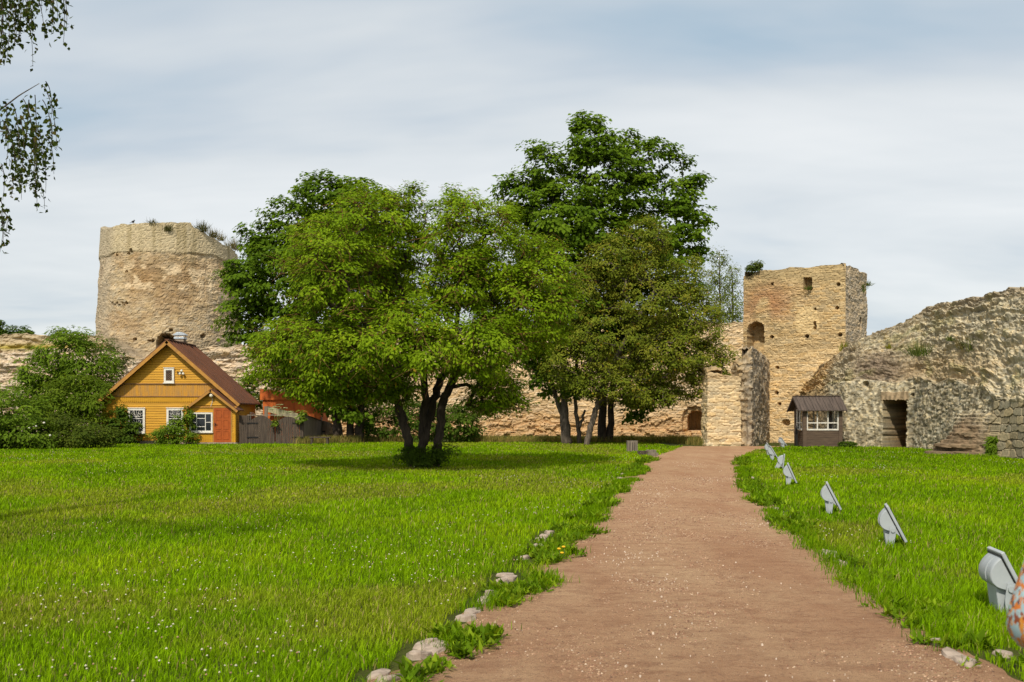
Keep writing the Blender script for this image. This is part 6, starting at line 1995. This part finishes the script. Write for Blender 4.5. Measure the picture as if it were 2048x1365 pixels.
# broad-leaved weeds along both path edges
WP = []; WL = []; WC = []; WN = []; WT = []; WW = []
for side in (-1, 1):
    dd = np.concatenate([rs.uniform(4.6, 9, 1500 if side < 0 else 380), rs.uniform(9, 18, 1300 if side < 0 else 420), rs.uniform(18, 36, 700 if side < 0 else 420)])
    cl_ = fbm(dd * 0.9 + side * 9, dd * 0 + 2.0, 161, 3)
    ee = edge_l(dd) if side < 0 else edge_r(dd)
    kk = kerb_l(dd) if side < 0 else ee + 0.22
    for d0, dens_, e0, k0 in zip(dd, cl_, ee, kk):
        if dens_ < (0.40 if side < 0 else 0.50): continue
        sp_ = rs.rand()
        x0 = k0 + 0.09 + (e0 - k0 - 0.09) * sp_ - side * (abs(rs.normal()) * 0.10 * (0.4 + dens_ * 1.3) if sp_ > 0.5 else 0)
        if side < 0 and any(abs(x0 - kx) < 0.12 and -0.45 < d0 - ky < 0.1 for kx, ky in KPOS): continue
        nl = rs.randint(8, 15); big = (0.045 + 0.06 * rs.rand()) * (1.0 if d0 < 14 else 1.35)
        a = rs.rand() * 6.28 + np.arange(nl) * 2.4
        el = 0.15 + 0.85 * rs.rand(nl)
        T_ = np.stack([np.cos(a) * np.cos(el), np.sin(a) * np.cos(el), np.sin(el)], -1)
        N_ = unit(np.stack([-np.cos(a) * np.sin(el), -np.sin(a) * np.sin(el), np.cos(el)], -1) + 0.3 * rs.normal(size=(nl, 3)))
        T_ = unit(T_ - N_ * (T_ * N_).sum(1)[:, None])
        col = np.array([(0.090, 0.165, 0.005), (0.130, 0.225, 0.007), (0.19, 0.275, 0.012)])[rs.randint(0, 3)] * (0.75 + 0.5 * rs.rand())
        WP.append(np.tile(np.array([x0, d0, 0.005]), (nl, 1)) + np.abs(rs.normal(size=(nl, 3))) * np.array([0.0, 0.0, 0.02]) + rs.normal(size=(nl, 3)) * np.array([0.03, 0.03, 0.0]))
        WT.append(T_); WN.append(N_); WL.append(big * (0.6 + 0.8 * rs.rand(nl))); WW.append(np.full(nl, 0.22 + 0.2 * rs.rand())); WC.append(np.tile(col, (nl, 1)) * (0.75 + 0.5 * rs.rand(nl))[:, None])
WP = np.concatenate(WP); WN = np.concatenate(WN); WT = np.concatenate(WT); WL = np.concatenate(WL); WC = np.concatenate(WC); WW = np.concatenate(WW)
v, f, c_ = leaf_mesh(WP, WN, WT, WL, WL * WW, WC)
mb = MB(); mb.add(v, f, c_)
o = mb.build('weeds', M['leaf']); tag(o, 'broad leaved weeds creeping over the path edges', kind='stuff')
# grass tufts creeping onto the path edge
n_ = 26000
sd_ = np.where(rs.rand(n_) < 0.6, -1, 1)
d = rs.uniform(4.5, 30, n_) ** 1.0
e0 = np.where(sd_ < 0, edge_l(d), edge_r(d))
x = e0 - sd_ * rs.normal(size=n_) * 0.10
keep = fbm(d * 1.3 + sd_ * 5, d * 0 + 1, 171, 3) > 0.42
x, d = x[keep], d[keep]; n_ = len(x)
C = GA[rs.randint(0, 3, n_)] * (0.7 + 0.4 * rs.rand(n_))[:, None]
o = blades('edge_grass', np.stack([x, d], -1), 0.05 + 0.09 * rs.rand(n_), 0.006 * np.maximum(1, d / 9), C, 0.1, 36).build('edge_grass', M['grass'], smooth=True); tag(o, 'ragged grass creeping over the gravel edge', kind='stuff')

# pale stone chips on the path
n_ = 5200
d = rs.uniform(5, 34, n_); x = path_l(d) + (path_r(d) - path_l(d)) * rs.rand(n_)
cp = fbm(x * 0.9 + 2, d * 0.5, 181, 3)
wgt = np.clip((cp - 0.54) * 2.2, 0.012, 1)
for (px, py, rr) in ((1285, 985, 0.45), (1268, 1110, 0.35), (1505, 1050, 0.4), (1310, 990, 0.4), (1250, 1120, 0.25), (1290, 1170, 0.35)):
    dq = F * EYE / (py - HZ); m2 = 90
    x = np.concatenate([x, X(px, dq) + rs.normal(size=m2) * rr * 0.7]); d = np.concatenate([d, dq + rs.normal(size=m2) * rr * 1.2]); wgt = np.concatenate([wgt, np.full(m2, 0.75)])
ok = (rs.rand(len(x)) < wgt * 0.5) & (x > edge_l(d) + 0.05) & (x < edge_r(d) - 0.05)
x, d = x[ok], d[ok]; m_ = len(x)
r_ = (0.004 + 0.009 * rs.rand(m_) ** 2.5) * np.maximum(1, d / 16) ** 0.4
a = rs.rand(m_) * 6.28
hex_ = np.array([(math.cos(t) * (1 if k % 2 else 0.7), math.sin(t) * 0.7) for k, t in enumerate(np.arange(6) * math.pi / 3)])
rot = np.stack([np.stack([np.cos(a), -np.sin(a)], -1), np.stack([np.sin(a), np.cos(a)], -1)], -2)
hx = np.einsum('nij,kj->nki', rot, hex_) * r_[:, None, None]
v0 = np.concatenate([np.stack([x, d], -1)[:, None, :] + hx, np.full((m_, 6, 1), 0.012)], -1)
v1 = v0 * 1.0; v1[:, :, :2] = np.stack([x, d], -1)[:, None, :] + hx * 0.75; v1[:, :, 2] = 0.022 + 0.006 * rs.rand(m_)[:, None]
V = np.concatenate([v0, v1], 1).reshape(-1, 3)
b12 = (np.arange(m_) * 12)[:, None]
mb = MB(); mb.add(V, b12 + np.arange(6, 12)[None, :])
for k in range(6): mb.f.append((b12 + np.array([[k, (k + 1) % 6, 6 + (k + 1) % 6, 6 + k]]), 0))
o = mb.build('gravel_chips', M['chip']); tag(o, 'pale stone chips scattered over the red gravel path', kind='stuff')

# loose grit that gives the gravel its grain
n_ = 70000
u_r = rs.rand(n_); d = (4.6 ** -0.5 + u_r * (26 ** -0.5 - 4.6 ** -0.5)) ** -2
x = path_l(d) - 0.1 + (path_r(d) - path_l(d) + 0.2) * rs.rand(n_)
gk = fbm(x * 2.0, d * 1.4, 191, 4)
ok = (rs.rand(n_) < np.clip((gk - 0.33) * 3.0, 0.08, 1)) & (x > edge_l(d) - 0.03) & (x < edge_r(d) + 0.03)
x, d = x[ok], d[ok]; m_ = len(x)
r_ = (0.0035 + 0.007 * rs.rand(m_) ** 2.2) * np.maximum(1, d / 9) ** 0.6
oc = np.array([(1, 0, 0.1), (0, 1, 0.1), (-1, 0, 0.1), (0, -1, 0.1), (0.1, 0.1, 0.75)])
oc2 = oc[None] * (0.7 + 0.6 * rs.rand(m_, 5, 1)) * r_[:, None, None]
V = np.stack([x, d, np.full(m_, 0.012)], -1)[:, None, :] + oc2
k = (np.arange(m_) * 5)[:, None, None]
Fq = (np.array([(0, 1, 4), (1, 2, 4), (2, 3, 4), (3, 0, 4)])[None] + k).reshape(-1, 3)
gc = np.array([(0.30, 0.165, 0.10), (0.20, 0.10, 0.062), (0.42, 0.28, 0.18), (0.13, 0.075, 0.05), (0.55, 0.43, 0.32)])
CC = gc[rs.choice(5, m_, p=[0.34, 0.26, 0.24, 0.12, 0.04])] * (0.8 + 0.4 * rs.rand(m_))[:, None]
mb = MB(); mb.add(V.reshape(-1, 3), Fq, np.repeat(CC, 5, 0))
o = mb.build('grit', M['clover']); tag(o, 'loose reddish grit on the gravel path', kind='stuff')

# dandelions
yl = mat_plain('dandelion_petals', (0.75, 0.46, 0.01), (0.65, 0.36, 0.01), 0.7)
stm = mat_plain('dandelion_stalk', (0.10, 0.16, 0.03), None, 0.6)
for (px, py, hh_, lb) in ((1124, 1106, 0.10, 'lowest yellow dandelion of three by the left path edge'), (1118, 1098, 0.12, 'middle yellow dandelion of three by the left path edge'), (1127, 1094, 0.13, 'rightmost upper yellow dandelion by the left path edge')):
    dq = 11.0; p = np.array([X(px, dq), dq, 0])
    zq = max(0.08, Z(py, dq))
    rt = empty('dandelion', p); tag(rt, lb, 'flower', 'dandelions by the path')
    mb = MB(); mb.tube([p, p + np.array([0.01, 0, zq * 0.6]), p + np.array([0.0, 0, zq])], 0.004, 5); mb.build('stalk', stm, rt)
    mb = MB(); mb.ball(p + np.array([0, 0, zq]), 0.022, 10, 6, sc=(1, 1, 0.55)); mb.build('flower_head', yl, rt)

# ------------------------------------------------------------------ passer-by at the right edge (only a bent elbow shows)
def skin(name, verts, edges, radii, mat, parent, sub=2):
    me = bpy.data.meshes.new(name); me.from_pydata([tuple(v) for v in verts], edges, []); me.update()
    o_ = bpy.data.objects.new(name, me); COL.objects.link(o_); o_.parent = parent
    md = o_.modifiers.new('skin', 'SKIN'); md.use_smooth_shade = True
    for k, r_ in enumerate(radii):
        sv = me.skin_vertices[0].data[k]
        sv.radius = (r_, r_) if np.isscalar(r_) else r_
    me.skin_vertices[0].data[0].use_root = True
    s_ = o_.modifiers.new('sub', 'SUBSURF'); s_.levels = sub; s_.render_levels = sub
    me.materials.append(mat)
    return o_


pm, nt, b = new_mat('patterned_blouse')
tcn = nt.nodes.new('ShaderNodeTexCoord')
vo = nd(nt, 'ShaderNodeTexVoronoi', Scale=52.0)
nz = nd(nt, 'ShaderNodeTexNoise', Scale=16.0, Detail=4.0)
mxv = nt.nodes.new('ShaderNodeMix'); mxv.data_type = 'RGBA'; mxv.blend_type = 'LINEAR_LIGHT'; mxv.inputs[0].default_value = 0.05
nt.links.new(tcn.outputs['Object'], mxv.inputs[6]); nt.links.new(nz.outputs['Color'], mxv.inputs[7])
nt.links.new(mxv.outputs[2], vo.inputs['Vector'])
sp = nt.nodes.new('ShaderNodeSeparateColor'); nt.links.new(vo.outputs['Color'], sp.inputs[0])
rp = nt.nodes.new('ShaderNodeValToRGB'); rp.color_ramp.interpolation = 'CONSTANT'
els = rp.color_ramp.elements
for p_, c_ in ((0.0, (0.30, 0.42, 0.45)), (0.30, (0.55, 0.16, 0.02)), (0.50, (0.22, 0.055, 0.02)), (0.68, (0.36, 0.50, 0.52)), (0.80, (0.60, 0.25, 0.03)), (0.92, (0.05, 0.04, 0.06))):
    if p_ == 0.0: e_ = els[0]
    else: e_ = els.new(p_)
    e_.position = p_; e_.color = (*c_, 1)
els.remove(els[-1]) if els[-1].color[0] > 0.9 else None
nt.links.new(sp.outputs[0], rp.inputs[0]); nt.links.new(rp.outputs[0], b.inputs['Base Color'])
b.inputs['Roughness'].default_value = 0.9
skinm = mat_plain('skin', (0.56, 0.33, 0.23), (0.50, 0.28, 0.19), 0.5, 8, bstr=0)
navy = mat_plain('navy_cloth', (0.02, 0.03, 0.06), None, 0.85, 8)
hairm = mat_plain('brown_hair', (0.06, 0.035, 0.02), None, 0.6, 30)
per = empty('person', (1.750, 2.78, 0)); tag(per, 'passer-by at the right edge with a bent elbow in an orange and blue patterned sleeve', 'person')
# local coordinates, facing +y (walking away along the path)
hip = (0, 0, 0.95)
V = [(0, 0, 0.95), (0, -0.01, 1.12), (0, -0.01, 1.28), (0, 0, 1.42), (0, 0.01, 1.50), (0, 0.02, 1.60), (0, 0.03, 1.70),
     (0.09, 0, 0.88), (0.10, 0.05, 0.50), (0.10, 0.0, 0.10), (0.10, 0.12, 0.04),
     (-0.09, 0, 0.88), (-0.10, -0.08, 0.50), (-0.10, -0.22, 0.12), (-0.10, -0.12, 0.04),
     (-0.17, 0, 1.38), (-0.345, -0.06, 1.00), (-0.14, 0.18, 0.97), (0.17, 0, 1.38), (0.24, -0.08, 1.12), (0.22, 0.12, 0.95)]
E = [(0, 1), (1, 2), (2, 3), (3, 4), (4, 5), (5, 6), (0, 7), (7, 8), (8, 9), (9, 10), (0, 11), (11, 12), (12, 13), (13, 14), (3, 15), (15, 16), (16, 17), (3, 18), (18, 19), (19, 20)]
Rr = [(0.14, 0.10), (0.12, 0.09), (0.14, 0.10), (0.10, 0.08), 0.055, 0.085, 0.09, 0.085, 0.058, 0.04, 0.035, 0.085, 0.058, 0.04, 0.035, 0.055, 0.042, 0.028, 0.055, 0.042, 0.028]
body = skin('body', V, E, Rr, skinm, per)
skin('blouse', [(0, 0, 0.84)] + [V[k] for k in (1, 2, 3, 15, 16, 17, 18, 19, 20)], [(0, 1), (1, 2), (2, 3), (3, 4), (4, 5), (5, 6), (3, 7), (7, 8), (8, 9)],
     [(0.17, 0.13), (0.145, 0.115), (0.165, 0.125), (0.12, 0.095), 0.085, 0.075, 0.05, 0.085, 0.07, 0.05], pm, per)
skin('trousers', [V[k] for k in (0, 7, 8, 9, 11, 12, 13)], [(0, 1), (1, 2), (2, 3), (0, 4), (4, 5), (5, 6)], [(0.155, 0.12), 0.105, 0.08, 0.065, 0.105, 0.08, 0.065], navy, per)
for (bx, by, bz, sx) in ((-0.14, 0.18, 0.97, 1), (0.22, 0.12, 0.95, -1)):
    fv = [(bx, by, bz)]; fe_ = []; fr_ = [0.026]
    dirf = np.array([0.55 * sx if sx > 0 else 0.0, 0.8, 0.15 if sx > 0 else -0.6]); dirf /= np.linalg.norm(dirf)
    sd2 = unit(np.cross(dirf, np.array([0, 0, 1.0])))
    fv.append(tuple(np.array(fv[0]) + dirf * 0.06)); fe_.append((0, 1)); fr_.append(0.03)
    for k, L_ in enumerate((0.075, 0.085, 0.08, 0.065)):
        r0 = np.array(fv[1]) + sd2 * (k - 1.5) * 0.02 + dirf * 0.02
        i_ = len(fv)
        fv += [tuple(r0), tuple(r0 + dirf * L_ * 0.5 - np.array([0, 0, 0.008])), tuple(r0 + dirf * L_ - np.array([0, 0, 0.03]))]
        fe_ += [(1, i_), (i_, i_ + 1), (i_ + 1, i_ + 2)]; fr_ += [0.0095, 0.0085, 0.007]
    r0 = np.array(fv[0]) + dirf * 0.02
    i_ = len(fv); fv += [tuple(r0 + sd2 * sx * 0.035), tuple(r0 + sd2 * sx * 0.05 + dirf * 0.04)]; fe_ += [(0, i_), (i_, i_ + 1)]; fr_ += [0.011, 0.009]
    skin('hand', fv, fe_, fr_, skinm, per, 1)
mb = MB(); mb.ball((0, -0.025, 1.665), 0.118, 20, 14, sc=(0.95, 0.92, 1.28))
h_ = mb.build('hair', hairm, None, smooth=True); h_.parent = per
